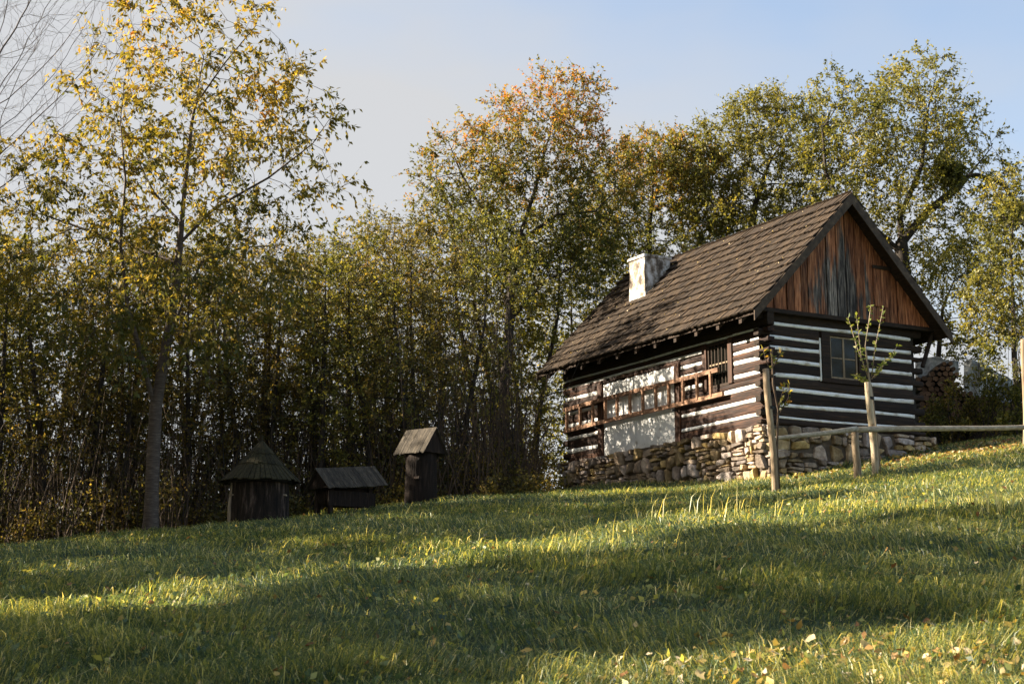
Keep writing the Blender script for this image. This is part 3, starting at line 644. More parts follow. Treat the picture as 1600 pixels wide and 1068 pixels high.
# 3: tall log hive
h3 = empty('tall_beehive', gpos(657, 786, 32), R(-38)); tag(h3, 'tall upright log beehive with a small steep gabled board roof', 'beehive')
stump('body', .31, 1.0, h3, flare=.05); gabled_roof(h3, 1.50, .84, .74, .52, 12, m_hiveroof)
MB().box(.1, .26, -.36, -.28, .45, .5, .004).build('landing_shelf', m_stump, h3)

# ------------------------------------------------------------------ stakes, saplings and the pole rail
def pole(name, p0, p1, r0, r1, mat, parent=None, n=10, seg=8, wob=.05, bend=.02):
    p0, p1 = Vector(p0), Vector(p1); pts = []
    for i in range(seg + 1):
        t = i / seg; p = p0.lerp(p1, t); p += Vector((math.sin(t * 5) * bend, math.cos(t * 4) * bend, math.sin(t * 6 + 1) * bend * .6)); pts.append(p)
    return MB().tube(pts, [r0 + (r1 - r0) * i / seg for i in range(seg + 1)], n, wob).build(name, mat, parent, smooth=True)
def leaf_quads(P, D, size, wid=.5, fold=.25):
    """P (n,3) leaf bases, D (n,3) unit directions -> verts, faces"""
    n = len(P); rnd = rng.normal(size=(n, 3)); side = np.cross(D, rnd); side /= np.linalg.norm(side, axis=1, keepdims=True) + 1e-9
    nrm = np.cross(side, D); s = size[:, None]
    A = P; B = P + D * s * .45 + side * s * wid * .5 + nrm * s * fold * .3; T = P + D * s - nrm * s * fold * .2; C = P + D * s * .45 - side * s * wid * .5 + nrm * s * fold * .3
    V = np.stack([A, B, T, C], 1).reshape(-1, 3); F = np.arange(n * 4).reshape(n, 4)
    return V, F
def unit(v): return v / (np.linalg.norm(v, axis=-1, keepdims=True) + 1e-9)
def sapling(px, py, y, stake_top, stem, shoots, label, slabel, nleaf, rs, tie_py, mat_stake, mst=None, mlf=None):
    mst = mst or m_palewood; mlf = mlf or m_leaf_sap
    b = at(px, py, y); b[2] = gz1(b[0], b[1]); t = at(*stake_top, y - .0)
    st = pole('stake', b - np.array([0, 0, .3]), t, rs, rs * .92, mat_stake, n=12); tag(st, slabel, 'stake')
    root = empty('sapling', tuple(at(stem[0][0], py, y + .12)[:2]) + (gz1(*at(stem[0][0], py, y + .12)[:2]),)); tag(root, label, 'sapling')
    o = Vector(root.location); pts = [Vector(at(a, c, y + .1)) - o for a, c in stem]; pts[0].z = -.05
    MB().tube(pts, [.024] + [.019] * (len(pts) - 2) + [.012], 6, .1).build('trunk', mst, root, smooth=True)
    LP, LD = [], []
    for sh in shoots:
        q = [Vector(at(a, c, y + d)) - o for a, c, d in sh]
        MB().tube(q, [.012] + [.009] * (len(q) - 2) + [.004], 5).build('branch', mst, root, smooth=True)
        for k in range(nleaf):
            t_ = random.random() ** .7 * (len(q) - 1); i = min(int(t_), len(q) - 2); p = q[i].lerp(q[i + 1], t_ - i)
            d = (q[i + 1] - q[i]).normalized() * .4 + Vector((random.gauss(0, 1), random.gauss(0, 1), random.gauss(0, .6))) * .6
            LP.append(p); LD.append(d.normalized())
    V, F = leaf_quads(np.array(LP), np.array(LD), rng.uniform(.06, .11, len(LP)), .5)
    link('leaves', np_mesh('leaves', V, [F], attr={'tint': rng.random(len(F))}), mlf, root)
    tp = at(stem[0][0] * .4 + px * .6 - 3, tie_py, y); tz = tp[2]
    f = (tz - b[2]) / (t[2] - b[2]); cpt = b + (t - b) * f
    tie = MB().tube([(cpt[0], cpt[1] , cpt[2] - .025), (cpt[0], cpt[1], cpt[2] + .025)], rs * 1.25, 12).build('tie_strap', m_black); tag(tie, 'black tie strap round the stake of the ' + slabel.split()[-3] + ' ' + ' '.join(slabel.split()[-2:]), 'strap')
    return root
sapling(1212, 770, 25, (1198, 577), [(1218, 768), (1214, 700), (1216, 640), (1208, 600), (1206, 545)],
        [[(1207, 590, .1), (1196, 560, .0), (1192, 543, 0)], [(1207, 575, .1), (1218, 556, .1), (1222, 545, .2)], [(1215, 650, .1), (1232, 622, .1), (1234, 598, .1)], [(1216, 640, .1), (1226, 600, 0)], [(1208, 600, .1), (1206, 560, .1), (1203, 545, .1)]],
        'crooked thin sapling with few leaves tied beside the stake at the cabin corner', 'weathered wooden stake standing in front of the cabin corner', 15, .058, 637, m_oldpost, m_stem, m_leaf_green)
sapling(1368, 743, 28, (1357, 598), [(1376, 740), (1368, 660), (1362, 610), (1358, 590), (1353, 545)],
        [[(1358, 592, .1), (1340, 545, .1), (1325, 495, .1)], [(1358, 590, .1), (1346, 560, .2), (1338, 490, .2)], [(1357, 585, .1), (1352, 540, 0), (1358, 500, 0), (1361, 476, 0)], [(1362, 588, .1), (1368, 540, .1), (1380, 480, .1)], [(1362, 592, .1), (1372, 580, 0), (1384, 560, 0)], [(1360, 600, .1), (1335, 585, .1)], [(1366, 590, .1), (1392, 556, .1), (1402, 540, .1)]],
        'young fruit tree sapling with upright leafy shoots tied to a pale stake', 'pale peeled wooden stake in front of the gable window', 32, .066, 622, m_pole)
def gp2(px, py, y):
    p = at(px, py, y); return p
rail = empty('pole_fence', tuple(gp2(1338, 748, 27.5)[:2]) + (gz1(*gp2(1338, 748, 27.5)[:2]),)); tag(rail, 'low rustic fence of peeled poles on one short post beside the stakes', 'fence')
o_ = Vector(rail.location)
def rel(p): return tuple(Vector(p) - o_)
pp_ = pole('post', rel(np.array([*gp2(1338, 748, 27.5)[:2], o_.z - .3])), rel(at(1337, 676, 27.5)), .07, .066, m_oldpost, rail)
pole('rail', rel(at(1209, 685, 26.2)), rel(at(1339, 670, 27.42)), .034, .05, m_rail, rail, seg=10, bend=.012)
pole('rail', rel(at(1334, 672, 27.5)), rel(at(1700, 664, 31)), .055, .042, m_rail, rail, seg=16, bend=.03)
for (px, py) in ((1700, 672),):
    g = at(px, py, 31); pole('post', rel((g[0], g[1], gz1(g[0], g[1]) - .2)), rel(at(px, 666, 31)), .06, .06, m_oldpost, rail)
g = at(1601, 700, 30.2); st3 = pole('stake', (g[0], g[1], gz1(g[0], g[1]) - .3), at(1600, 531, 30.2), .055, .05, m_oldpost); tag(st3, 'tall brown stake at the far right beyond the pole rail', 'stake')

# ------------------------------------------------------------------ woodpile beside the cabin
WY = 38.5
def woodpile():
    meshes = []
    for i in range(6):
        n = 10; r = 1.0; b = MB(); vs = []
        jit = [random.uniform(-.1, .1) for _ in range(n)]
        for (y, q) in ((0, .97), (.03, 1), (.7, 1)):
            for k in range(n): a = 2 * math.pi * k / n; vs.append((q * (1 + jit[k]) * math.cos(a), y, q * (1 + jit[k]) * math.sin(a)))
        fs = [(i2 * n + (k + 1) % n, i2 * n + k, (i2 + 1) * n + k, (i2 + 1) * n + (k + 1) % n) for i2 in range(2) for k in range(n)] + [tuple(range(n))[::-1]] + [tuple(range(n))]
        fs = fs[:-1]
        me = b.add(vs, fs).mesh('cut_log'); me.materials.append(m_bark); me.materials.append(m_endgrain); me.polygons[-1].material_index = 1; meshes.append(me)
    def top(px):   # upper outline of the pile in world z at a given x
        return np.interp(px, [1430, 1445, 1463, 1480, 1497, 1514, 1520, 1560, 1600, 1640], [560, 572, 584, 574, 558, 560, 606, 616, 622, 640])
    x = at(1436, 600, WY)[0]; z0 = gz1(10.5, WY); rows = 0; r0 = .072; cnt = 0
    for row in range(20):
        z = z0 + .05 + row * r0 * 1.74
        xx = x + (r0 if row % 2 else 0)
        while xx < at(1605, 600, WY)[0]:
            r = r0 * random.uniform(.72, 1.12); px = 800 + (xx / WY) * FPX * (math.cos(PITCH) + z / WY * math.sin(PITCH))
            py = top(px); zt_ = at(px, py, WY)[2]
            if z + r < zt_ and cnt < 290:
                o = bpy.data.objects.new('cut_log', random.choice(meshes)); COL.objects.link(o)
                o.location = (xx + random.uniform(-.01, .01), WY + random.uniform(-.06, .06), z + random.uniform(-.012, .012)); o.scale = (r, 1, r); o.rotation_euler = (0, random.uniform(0, 6), random.uniform(-.04, .04))
                tag(o, 'round cut firewood log stacked end-on in the woodpile right of the cabin', 'log', 'firewood logs stacked in the woodpile'); cnt += 1
            xx += r0 * 2.04
    print('woodpile logs', cnt)
woodpile()
def sheet(name, pts_px, y, label, seed, dep=.5):
    rs = random.Random(seed); n, m = 14, 6; vs = []
    xs = np.linspace(pts_px[0][0], pts_px[-1][0], n + 1)
    for i in range(n + 1):
        topy = np.interp(xs[i], [p[0] for p in pts_px], [p[1] for p in pts_px]); boty = np.interp(xs[i], [p[0] for p in pts_px], [p[2] for p in pts_px])
        for j in range(m + 1):
            t = j / m; p = at(xs[i], topy + (boty - topy) * t + 1.5 * math.sin(i * 1.1 + seed), y + dep * (1 - t) + .07 * math.sin(i * 1.9 + j * .8) + rs.uniform(-.03, .03)); vs.append(tuple(p))
    fs = [(i * (m + 1) + j, i * (m + 1) + j + 1, (i + 1) * (m + 1) + j + 1, (i + 1) * (m + 1) + j) for i in range(n) for j in range(m)]
    o = MB().add(vs, fs).build(name, m_tarp, smooth=True); md = o.modifiers.new('thick', 'SOLIDIFY'); md.thickness = .012; tag(o, label, 'tarpaulin')
sheet('tarpaulin', [(1430, 562, 600), (1452, 556, 610), (1475, 560, 600), (1498, 566, 590)], 39.3, 'crumpled grey tarpaulin behind the woodpile next to the cabin', 3)
sheet('tarpaulin', [(1506, 566, 615), (1520, 560, 622), (1545, 572, 628), (1585, 596, 640)], 38.6, 'pale wrinkled tarpaulin half hidden by leaves right of the log stack', 4)

# ------------------------------------------------------------------ trees
def grow(trunk, ell, n_attr, step, dk, seed, up=.05, jit=.12, di=4.0, iters=90, zmin=None):
    """space colonisation: trunk = list of points, ell = [(centre, radii, weight)]; returns nodes, parents"""
    g = np.random.default_rng(seed); tw = sum(e[2] for e in ell); A = []
    for c, r, w in ell:
        m = int(n_attr * w / tw); d = unit(g.normal(size=(m, 3))) * (g.random((m, 1)) ** .42); A.append(np.array(c) + d * np.array(r))
    A = np.concatenate(A)
    if zmin is not None: A = A[A[:, 2] > zmin]
    if isinstance(trunk, tuple): N, par = list(trunk[0]), list(trunk[1])
    else: N = [np.array(p, float) for p in trunk]; par = [-1] + list(range(len(trunk) - 1))
    nodes_ = np.array(N)
    D = np.full(len(A), 1e9); I = np.zeros(len(A), int)
    def upd(new, off):
        nonlocal D, I
        d = np.linalg.norm(A[:, None] - new[None], axis=2); k = d.argmin(1); m = d[np.arange(len(A)), k]; b = m < D; D[b] = m[b]; I[b] = off + k[b]
    upd(nodes_, 0)
    for it in range(iters):
        act = (D < di)
        if not len(A) or act.sum() < 1: break
        ids = I[act]; v = unit(A[act] - nodes_[ids]); uq, inv = np.unique(ids, return_inverse=True)
        acc = np.zeros((len(uq), 3)); np.add.at(acc, inv, v)
        prev = nodes_[uq] - nodes_[np.maximum(np.array(par)[uq], 0)]
        acc = unit(unit(acc) + unit(prev) * .35 + np.array([0, 0, up]) + g.normal(size=acc.shape) * jit)
        new = nodes_[uq] + acc * step; off = len(nodes_)
        nodes_ = np.concatenate([nodes_, new]); par += list(uq)
        upd(new, off); keep = D > dk; A, D, I = A[keep], D[keep], I[keep]
        if len(nodes_) > 6000: break
    return nodes_, np.array(par)
def tree_radii(P, par, rtip, rbase):
    n = len(P); cnt = np.zeros(n); kids = np.zeros(n, int)
    for i in range(1, n): kids[par[i]] += 1
    cnt[kids == 0] = 1
    for i in range(n - 1, 0, -1): cnt[par[i]] += cnt[i]
    e = math.log(rbase / rtip) / math.log(max(cnt[0], 3)); rad = rtip * cnt ** e * (1 + .45 * np.exp(-np.maximum(P[:, 2] - P[0, 2], 0) / .22))
    zf = np.clip((P[:, 2] - P[0, 2]) / (np.ptp(P[:, 2]) + 1e-6), 0, 1); return np.maximum(rad * (1 - .45 * zf), rtip * .8), kids, cnt
def skin(P, par, rad, sel, k):
    """frusta for the selected nodes"""
    idx = np.nonzero(sel & (par >= 0))[0]
    if not len(idx): return np.zeros((0, 3)), np.zeros((0, 4), int)
    a, b = P[par[idx]], P[idx]; d = unit(b - a); ref = np.where(np.abs(d[:, 2:3]) > .9, np.array([[1., 0, 0]]), np.array([[0, 0, 1.]]))
    s = unit(np.cross(d, ref)); t = np.cross(s, d); ang = 2 * np.pi * np.arange(k) / k
    ring = s[:, None] * np.cos(ang)[None, :, None] + t[:, None] * np.sin(ang)[None, :, None]
    ra = np.minimum(rad[par[idx]], rad[idx] * 1.18); rb = rad[idx] * 1.0
    R0 = (a - d * ra[:, None] * .15)[:, None] + ring * ra[:, None, None]; R1 = (b + d * rb[:, None] * .15)[:, None] + ring * rb[:, None, None]
    V = np.concatenate([R0, R1], 1).reshape(-1, 3); m = len(idx); base = np.arange(m)[:, None] * 2 * k; kk = np.arange(k)[None]; k2 = (kk + 1) % k
    F = np.stack([base + kk, base + k2, base + k + k2, base + k + kk], -1).reshape(-1, 4)
    return V, F
def tree_meshes(trunk, ell, n_attr, step, dk, seed, rtip, rbase, thr, n_leaf, lsize, leafmat, barkmat, droop=.3, twig=.45, per=9, tint=None, spread=.9, zmin=None, up=.05, wid=.5, inner=.35, jit=.12, smooth_tint=.35, keep=None):
    P, par = grow(trunk, ell, n_attr, step, dk, seed, up=up, zmin=zmin, jit=jit); rad, kids, cnt = tree_radii(P, par, rtip, rbase)
    g = np.random.default_rng(seed + 1)
    big = rad > thr; small = ~big
    if keep is not None: small = small & (keep(P) | (rad > .03))
    Vt, Ft = skin(P, par, rad, big, 9); Vb, Fb = skin(P, par, rad, small, 4)
    # twigs on thin nodes, leaves along each twig
    thin = np.nonzero((cnt <= 4) & (par >= 0))[0]; tips = np.nonzero((kids == 0) & (par >= 0))[0]
    nt = max(1, n_leaf // per); nin = int(nt * inner)
    src = np.concatenate([g.choice(tips, nt - nin), g.choice(thin, nin)])
    base = P[src]; d0 = unit(P[src] - P[par[src]]); dr = unit(d0 * .7 + g.normal(size=(nt, 3)) * spread * .6 + np.array([0, 0, .12]))
    ln = twig * (.45 + .8 * g.random(nt)); bend = g.normal(size=(nt, 3)) * .12; bend[:, 2] -= droop * .25
    mid = base + dr * (ln * .5)[:, None]; end = base + unit(dr + bend * 2) * ln[:, None]
    tw0 = np.stack([base, mid, end], 1); tp = np.concatenate([np.arange(nt * 3).reshape(nt, 3)]);
    if keep is not None:
        tk = keep((base + end) / 2); tw0 = tw0[tk]; tp = np.arange(len(tw0) * 3).reshape(-1, 3)
    TP = tw0.reshape(-1, 3); tpar = np.stack([np.full(len(tp), -1), tp[:, 0], tp[:, 1]], 1).ravel(); trad = np.tile([rtip * .7, rtip * .55, rtip * .3], len(tp))
    Vw, Fw = skin(TP, tpar, trad, np.ones(len(TP), bool), 3)
    u = g.random((nt, per)) ** .8; pos = np.where(u[..., None] < .5, base[:, None] + (mid - base)[:, None] * (u * 2)[..., None], mid[:, None] + (end - mid)[:, None] * (u * 2 - 1)[..., None])
    ld = unit(g.normal(size=(nt, per, 3)) * .75 + unit(end - base)[:, None] * .6 + np.array([0, 0, -droop]))
    size = lsize * (.6 + .7 * g.random(nt * per)); V, F = leaf_quads(pos.reshape(-1, 3), ld.reshape(-1, 3), size, wid)
    clump = np.repeat(g.random(nt), per); c = pos.reshape(-1, 3); kf = None
    if keep is not None:
        kf = keep(c); V = V.reshape(-1, 4, 3)[kf].reshape(-1, 3); F = np.arange(len(V)).reshape(-1, 4)
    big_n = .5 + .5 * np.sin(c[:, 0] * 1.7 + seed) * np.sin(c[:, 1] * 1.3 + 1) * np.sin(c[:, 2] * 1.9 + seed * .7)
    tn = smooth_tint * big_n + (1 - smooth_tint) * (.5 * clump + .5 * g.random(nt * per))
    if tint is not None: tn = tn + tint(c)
    if kf is not None: tn = tn[kf]
    me_t = np_mesh('trunk', Vt, [Ft], True); me_b = np_mesh('branches', np.concatenate([Vb, Vw]), [Fb, Fw + len(Vb)], False); me_l = np_mesh('leaves', V, [F], False, {'tint': np.clip(tn, 0, 1)})
    me_t.materials.append(barkmat); me_b.materials.append(barkmat); me_l.materials.append(leafmat)
    return me_t, me_b, me_l
def plant(name, meshes, loc, label, cat='tree', group=None, rz=0, s=(1, 1, 1)):
    r = empty(name, loc, rz); r.scale = s; tag(r, label, cat, group)
    for n, me in zip(('trunk', 'branches', 'crown'), meshes):
        if me is None: continue
        o = bpy.data.objects.new(n, me); COL.objects.link(o); o.parent = r
    return r
def trunk_line(pts, step):
    outp = [np.array(pts[0], float)]
    for a, b in zip(pts[:-1], pts[1:]):
        a, b = np.array(a, float), np.array(b, float); n = max(1, int(np.linalg.norm(b - a) / step))
        outp += [a + (b - a) * (i + 1) / n for i in range(n)]
    return outp
def forks(main, limbs, step):
    N = list(main); par = [-1] + list(range(len(main) - 1))
    for pts in limbs:
        p0 = np.array(pts[0], float); i = int(np.argmin([np.linalg.norm(q - p0) for q in N[:len(main)]])); line = trunk_line([N[i]] + [np.array(p, float) for p in pts[1:]], step)[1:]
        for q in line: N.append(q); par.append(i); i = len(N) - 1
    return N, par
def E(px, py, y, rx, rz, w, ry=None, base=None):
    return (at(px, py, y) - base, (rx, ry or rx * .8, rz), w)

# T1: the cherry in front of the thicket
B = np.array(gpos(235, 833, 28)); B[2] -= .05
tl = trunk_line([(0, 0, 0)] + [at(a, b, y) - B for a, b, y in ((238, 740, 28), (243, 640, 28), (256, 560, 28), (272, 470, 28), (281, 380, 28), (289, 290, 28), (300, 190, 28.1), (318, 90, 28.1))], .28)
ell = [E(290, 200, 28, 2.3, 3.2, 5, base=B), E(300, 430, 28, 2.0, 1.5, 2.0, base=B), E(430, 200, 28, 1.2, 1.6, 1.4, base=B), E(130, 330, 28, 1.7, 1.7, 2.0, base=B), E(500, 270, 28.3, .6, .6, .5, base=B), E(350, 20, 28, 1.2, 1.5, .9, base=B), E(60, 420, 28, 1.2, 1.2, .9, base=B)]
tl = forks(tl, [[at(a, b, y) - B for a, b, y in L] for L in (
    [(243, 640, 28), (222, 560, 27.8), (200, 480, 27.6), (188, 380, 27.4), (196, 280, 27.3), (188, 190, 27.2)], [(252, 556, 28), (285, 472, 28.3), (315, 409, 28.5), (380, 386, 28.8), (430, 384, 29)],
    [(278, 367, 28), (335, 325, 28), (419, 278, 28), (488, 225, 28), (524, 173, 28)], [(281, 350, 28), (240, 300, 28.4), (205, 230, 28.7), (175, 150, 29)], [(275, 420, 28), (190, 380, 28.6), (110, 350, 28.9), (50, 330, 29.2)], [(294, 173, 28), (350, 100, 27.8), (400, 40, 27.6)])], .28)
ell += [E(255, 520, 27.4, 1.5, .8, 1.3, base=B), E(200, 500, 28.2, 1.6, .9, 1.2, base=B), E(400, 420, 28.2, 1.3, 1.3, 1.2, base=B), E(20, 300, 28.2, 1.2, 1.2, .9, base=B)]
ms = tree_meshes(tl, ell, 1900, .26, .38, 21, .005, .13, .035, 25000, .115, m_leaf_cherry, m_bark_cherry, droop=.75, twig=.6, per=10, up=.12, wid=.42,
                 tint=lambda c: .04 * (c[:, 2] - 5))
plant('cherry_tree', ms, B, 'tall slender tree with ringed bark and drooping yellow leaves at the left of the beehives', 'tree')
# T2: bare tree, only its limbs reach into the frame at the top left
B = np.array([-13.2, 31, gz1(-13.2, 31)])
tl = trunk_line([(0, 0, 0), (.3, 0, 3), (.6, 0, 5.5)], .3)
ell = [E(40, 90, 31, 2.2, 2.6, 3, base=B), E(-60, 200, 31, 1.6, 2.2, 1.5, base=B), E(90, -40, 31, 1.6, 1.4, 1, base=B), E(-160, 50, 31, 2.0, 3, 2, base=B)]
ell.append(E(60, 230, 31, 1.3, 1.2, 1, base=B))
ms = tree_meshes(tl, ell, 4200, .24, .30, 5, .004, .12, .05, 1500, .02, m_leaf_hedge, m_bark_bare, spread=.5, twig=.7, per=1, up=.12)
# extra leafless twigs come from the leaf pass: build them with almost no leaves
plant('bare_tree', ms, B, 'leafless tree whose fine bare branches reach in at the top left', 'tree')
# thicket: four kinds of slender trees, copied
def slender(seed, h, rx, nl, mat, ls=.085, ptr=0):
    g = np.random.default_rng(seed); lean = g.uniform(-.5, .5, 2)
    tl = trunk_line([(0, 0, 0), (lean[0] * .3, lean[1] * .3, h * .3), (lean[0], lean[1], h * .62), (lean[0] * 1.1, lean[1] * 1.1, h * .86)], .3)
    ell = [((lean[0], lean[1], h * .70), (rx, rx, h * .30), 3), ((lean[0] * .6, 0, h * .4), (rx * 1.05, rx * 1.05, h * .22), 2.1), ((0, 0, h * .2), (rx * .8, rx * .8, h * .1), .35)]
    return tree_meshes(tl, ell, 620, .27, .36, seed, .006, .075 + .03 * g.random(), .03, nl, ls, mat, m_bark, droop=.35, twig=.5, per=8, up=.25, zmin=.6, inner=.5)
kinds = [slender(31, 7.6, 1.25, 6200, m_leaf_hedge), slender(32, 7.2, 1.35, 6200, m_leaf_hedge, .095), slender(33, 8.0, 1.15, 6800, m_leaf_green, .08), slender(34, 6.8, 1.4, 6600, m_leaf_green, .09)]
prof = [(-160, 330), (0, 330), (120, 330), (250, 360), (400, 350), (480, 350), (545, 330), (600, 345), (640, 325), (690, 290), (760, 290), (860, 320), (960, 340), (1020, 380)]
k = 0
for (y0, dpx, off, pmax) in ((35.3, 74, 0, 690), (37.6, 70, 25, 740), (40.5, 105, 10, 690), (43.0, 52, 760, 860), (46.5, 66, 700, 1010)):
    for px in np.arange(-230 + off + (350 if y0 > 44 else 0), pmax, dpx):
        q = px + random.uniform(-18, 18); yy = y0 + random.uniform(-.7, .7); top = np.interp(q, [a for a, b in prof], [b for a, b in prof]) + random.uniform(-25, 45)
        x = at(q, 700, yy)[0]; zg = gz1(x, yy); h = at(q, top, yy)[2] - zg; kd = random.choice([0, 1, 2, 3]) if q > 500 else random.choice([0, 1, 0, 1, 2, 3])
        hk = (7.6, 7.2, 8.0, 6.8)[kd] * 1.02; s = h / hk
        plant('thicket_tree', kinds[kd], (x, yy, zg - .05), 'slender thin-trunked tree in the dense dark thicket behind the beehives', 'tree', 'slender trees of the thicket', random.uniform(0, 6.28), (s * random.uniform(.9, 1.1), s, s)); k += 1
print('thicket trees', k)
# orange-topped tree right of the middle
B = np.array(gpos(790, 700, 41)); B[2] = gz1(B[0], 41) - .05
tl = trunk_line([(0, 0, 0)] + [at(a, b, 41) - B for a, b in ((788, 600), (795, 520), (800, 430), (815, 360), (835, 300), (850, 240))], .3)
tl = forks(tl, [[at(a, b, 41) - B for a, b in L] for L in ([(800, 430), (760, 340), (720, 270), (700, 220)], [(812, 370), (870, 335), (930, 330), (960, 300)], [(795, 500), (850, 440), (910, 410)])], .3)
ell = [E(850, 230, 41, 1.9, 1.7, 3.2, base=B), E(770, 280, 41, 2.0, 1.7, 2.6, base=B), E(910, 300, 41, 1.7, 2.0, 2.4, base=B), E(830, 400, 41, 2.4, 1.6, 2.2, base=B), E(700, 300, 41, 1.0, 1.3, .9, base=B), E(880, 160, 41, 1.3, .8, 1.1, base=B)]
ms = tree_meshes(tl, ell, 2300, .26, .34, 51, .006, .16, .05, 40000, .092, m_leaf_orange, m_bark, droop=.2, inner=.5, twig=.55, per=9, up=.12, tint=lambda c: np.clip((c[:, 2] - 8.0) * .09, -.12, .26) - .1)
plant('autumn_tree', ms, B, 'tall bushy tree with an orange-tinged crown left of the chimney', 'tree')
# trees behind the cabin
def backtree(name, px, y, pts, ells, seed, nl, mat, label, rbase=.16, ls=.10, tint=None, na=1500, up=.1, limbs=()):
    B = np.array([at(px, 600, y)[0], y, 0.]); B[2] = gz1(B[0], y) - .05
    tl = forks(trunk_line([(0, 0, 0)] + [at(a, b, y) - B for a, b in pts], .3), [[at(a, b, y) - B for a, b in L] for L in limbs], .3); el = [E(a, b, y, rx, rz, w, base=B) for a, b, rx, rz, w in ells]
    ms = tree_meshes(tl, el, int(na * 1.5), .26, .34, seed, .006, rbase, .05, int(nl * 1.5), ls * .92, mat, m_bark, droop=.2, twig=.55, per=9, up=up, tint=tint, inner=.5)
    plant(name, ms, B, label, 'tree')
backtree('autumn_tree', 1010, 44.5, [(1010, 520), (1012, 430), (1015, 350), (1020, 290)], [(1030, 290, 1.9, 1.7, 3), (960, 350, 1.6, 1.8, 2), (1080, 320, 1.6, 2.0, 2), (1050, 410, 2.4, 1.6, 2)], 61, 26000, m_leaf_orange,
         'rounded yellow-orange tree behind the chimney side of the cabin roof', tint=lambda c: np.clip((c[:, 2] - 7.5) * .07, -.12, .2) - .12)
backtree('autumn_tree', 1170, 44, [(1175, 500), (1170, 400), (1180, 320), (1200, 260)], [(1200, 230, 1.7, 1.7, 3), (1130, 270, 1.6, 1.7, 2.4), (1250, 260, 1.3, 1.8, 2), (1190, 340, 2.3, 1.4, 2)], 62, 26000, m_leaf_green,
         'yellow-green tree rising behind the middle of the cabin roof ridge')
backtree('pear_tree', 1412, 41.5, [(1413, 560), (1411, 450), (1408, 360), (1402, 300)], [(1400, 220, 2.6, 1.9, 5), (1320, 220, 1.5, 1.5, 2), (1490, 240, 1.5, 1.5, 2), (1440, 340, 2.4, 1.5, 2.5), (1440, 120, 1.0, .7, .8), (1540, 300, 1.0, 1.3, .9), (1500, 400, 1.5, 1.0, .9), (1300, 150, .9, .7, .5), (1330, 300, 1.2, 1.2, 1)], 63, 25000, m_leaf_green,
         'broad spreading old tree with a dark forked trunk behind the gable peak', rbase=.26, ls=.11, na=1500, up=.02, limbs=([(1410, 400), (1370, 360), (1320, 330), (1290, 270), (1285, 200)], [(1409, 380), (1450, 330), (1500, 290), (1550, 230)], [(1405, 330), (1440, 260), (1450, 170), (1465, 110)]))
backtree('young_tree', 1470, 40, [(1466, 560), (1473, 480), (1490, 440)], [(1500, 430, 1.2, .9, 2), (1460, 480, .8, .9, 1), (1540, 490, .9, .9, 1.2), (1500, 540, 1.2, .6, .9)], 64, 5200, m_leaf_green,
         'small leaning tree with open yellow-green branches above the woodpile', rbase=.09, na=560)
backtree('young_tree', 1590, 37.5, [(1585, 560), (1583, 480), (1580, 400), (1584, 330)], [(1590, 380, .9, 2.1, 3), (1570, 480, 1.0, 1.2, 1.6), (1620, 420, 1.0, 2.0, 2)], 65, 8500, m_leaf_green,
         'thin upright tree at the right edge beside the tarpaulin', rbase=.08, na=620, up=.2)

# ------------------------------------------------------------------ undergrowth, brambles, bushes
def leaf_cloud(name, C, Rr, n, size, mat, g, parent=None, kind=None, up=.0):
    P = C[g.integers(0, len(C), n)] + unit(g.normal(size=(n, 3))) * (g.random((n, 1)) ** .6) * Rr; D = unit(g.normal(size=(n, 3)) + np.array([0, 0, up]))
    V, F = leaf_quads(P, D, size * (.6 + .7 * g.random(n)), .55); o = link(name, np_mesh(name, V, [F], attr={'tint': np.clip(g.random(n) * .6 + .3 * np.sin(P[:, 0] * 2) ** 2, 0, 1)}), mat, parent)
    return o
g = np.random.default_rng(90)
# thin dry stems
n = 4200; X = g.uniform(-15.5, .6, n); Yv = 34.3 + g.uniform(0, 6.5, n) + .9 * np.sin(X * 1.3) * .5 + np.where(X < -6.8, -2.8, 0) * g.random(n); Zv = gz(X, Yv); H = g.uniform(.5, 2.6, n) * np.where(g.random(n) < .25, 1.6, 1)
p0 = np.stack([X, Yv, Zv - .05], 1); ln = g.normal(size=(n, 3)) * .22; ln[:, 2] = 1; p1 = p0 + ln * (H * .5)[:, None]; l2 = ln + g.normal(size=(n, 3)) * .3; p2 = p1 + l2 * (H * .5)[:, None]
TP = np.stack([p0, p1, p2], 1).reshape(-1, 3); tpar = np.stack([np.full(n, -1), np.arange(n) * 3, np.arange(n) * 3 + 1], 1).ravel(); tr = (np.array([.011, .008, .004])[None] * g.uniform(.6, 1.5, (n, 1))).ravel()
V1, F1 = skin(TP, tpar, tr, np.ones(len(TP), bool), 3); o = link('undergrowth_stems', np_mesh('undergrowth_stems', V1, [F1]), m_stem)
tag(o, 'dry brown stems crowding the foot of the thicket', 'undergrowth', kind='stuff')
n = 900; X = g.uniform(-14.5, .3, n); Yv = g.uniform(35, 41, n); H = g.uniform(2.2, 5.2, n); p0 = np.stack([X, Yv, gz(X, Yv)], 1); ln = g.normal(size=(n, 3)) * .13; ln[:, 2] = 1
p1 = p0 + ln * (H * .5)[:, None]; p2 = p1 + (ln + g.normal(size=(n, 3)) * .22) * (H * .5)[:, None]; TP = np.stack([p0, p1, p2], 1).reshape(-1, 3)
tpar = np.stack([np.full(n, -1), np.arange(n) * 3, np.arange(n) * 3 + 1], 1).ravel(); V1, F1 = skin(TP, tpar, (np.array([.018, .012, .005])[None] * g.uniform(.6, 1.4, (n, 1))).ravel(), np.ones(len(TP), bool), 4)
o = link('bare_saplings', np_mesh('bare_saplings', V1, [F1]), m_bark); tag(o, 'tangle of thin bare shoots between the thicket trunks', 'undergrowth', kind='stuff')
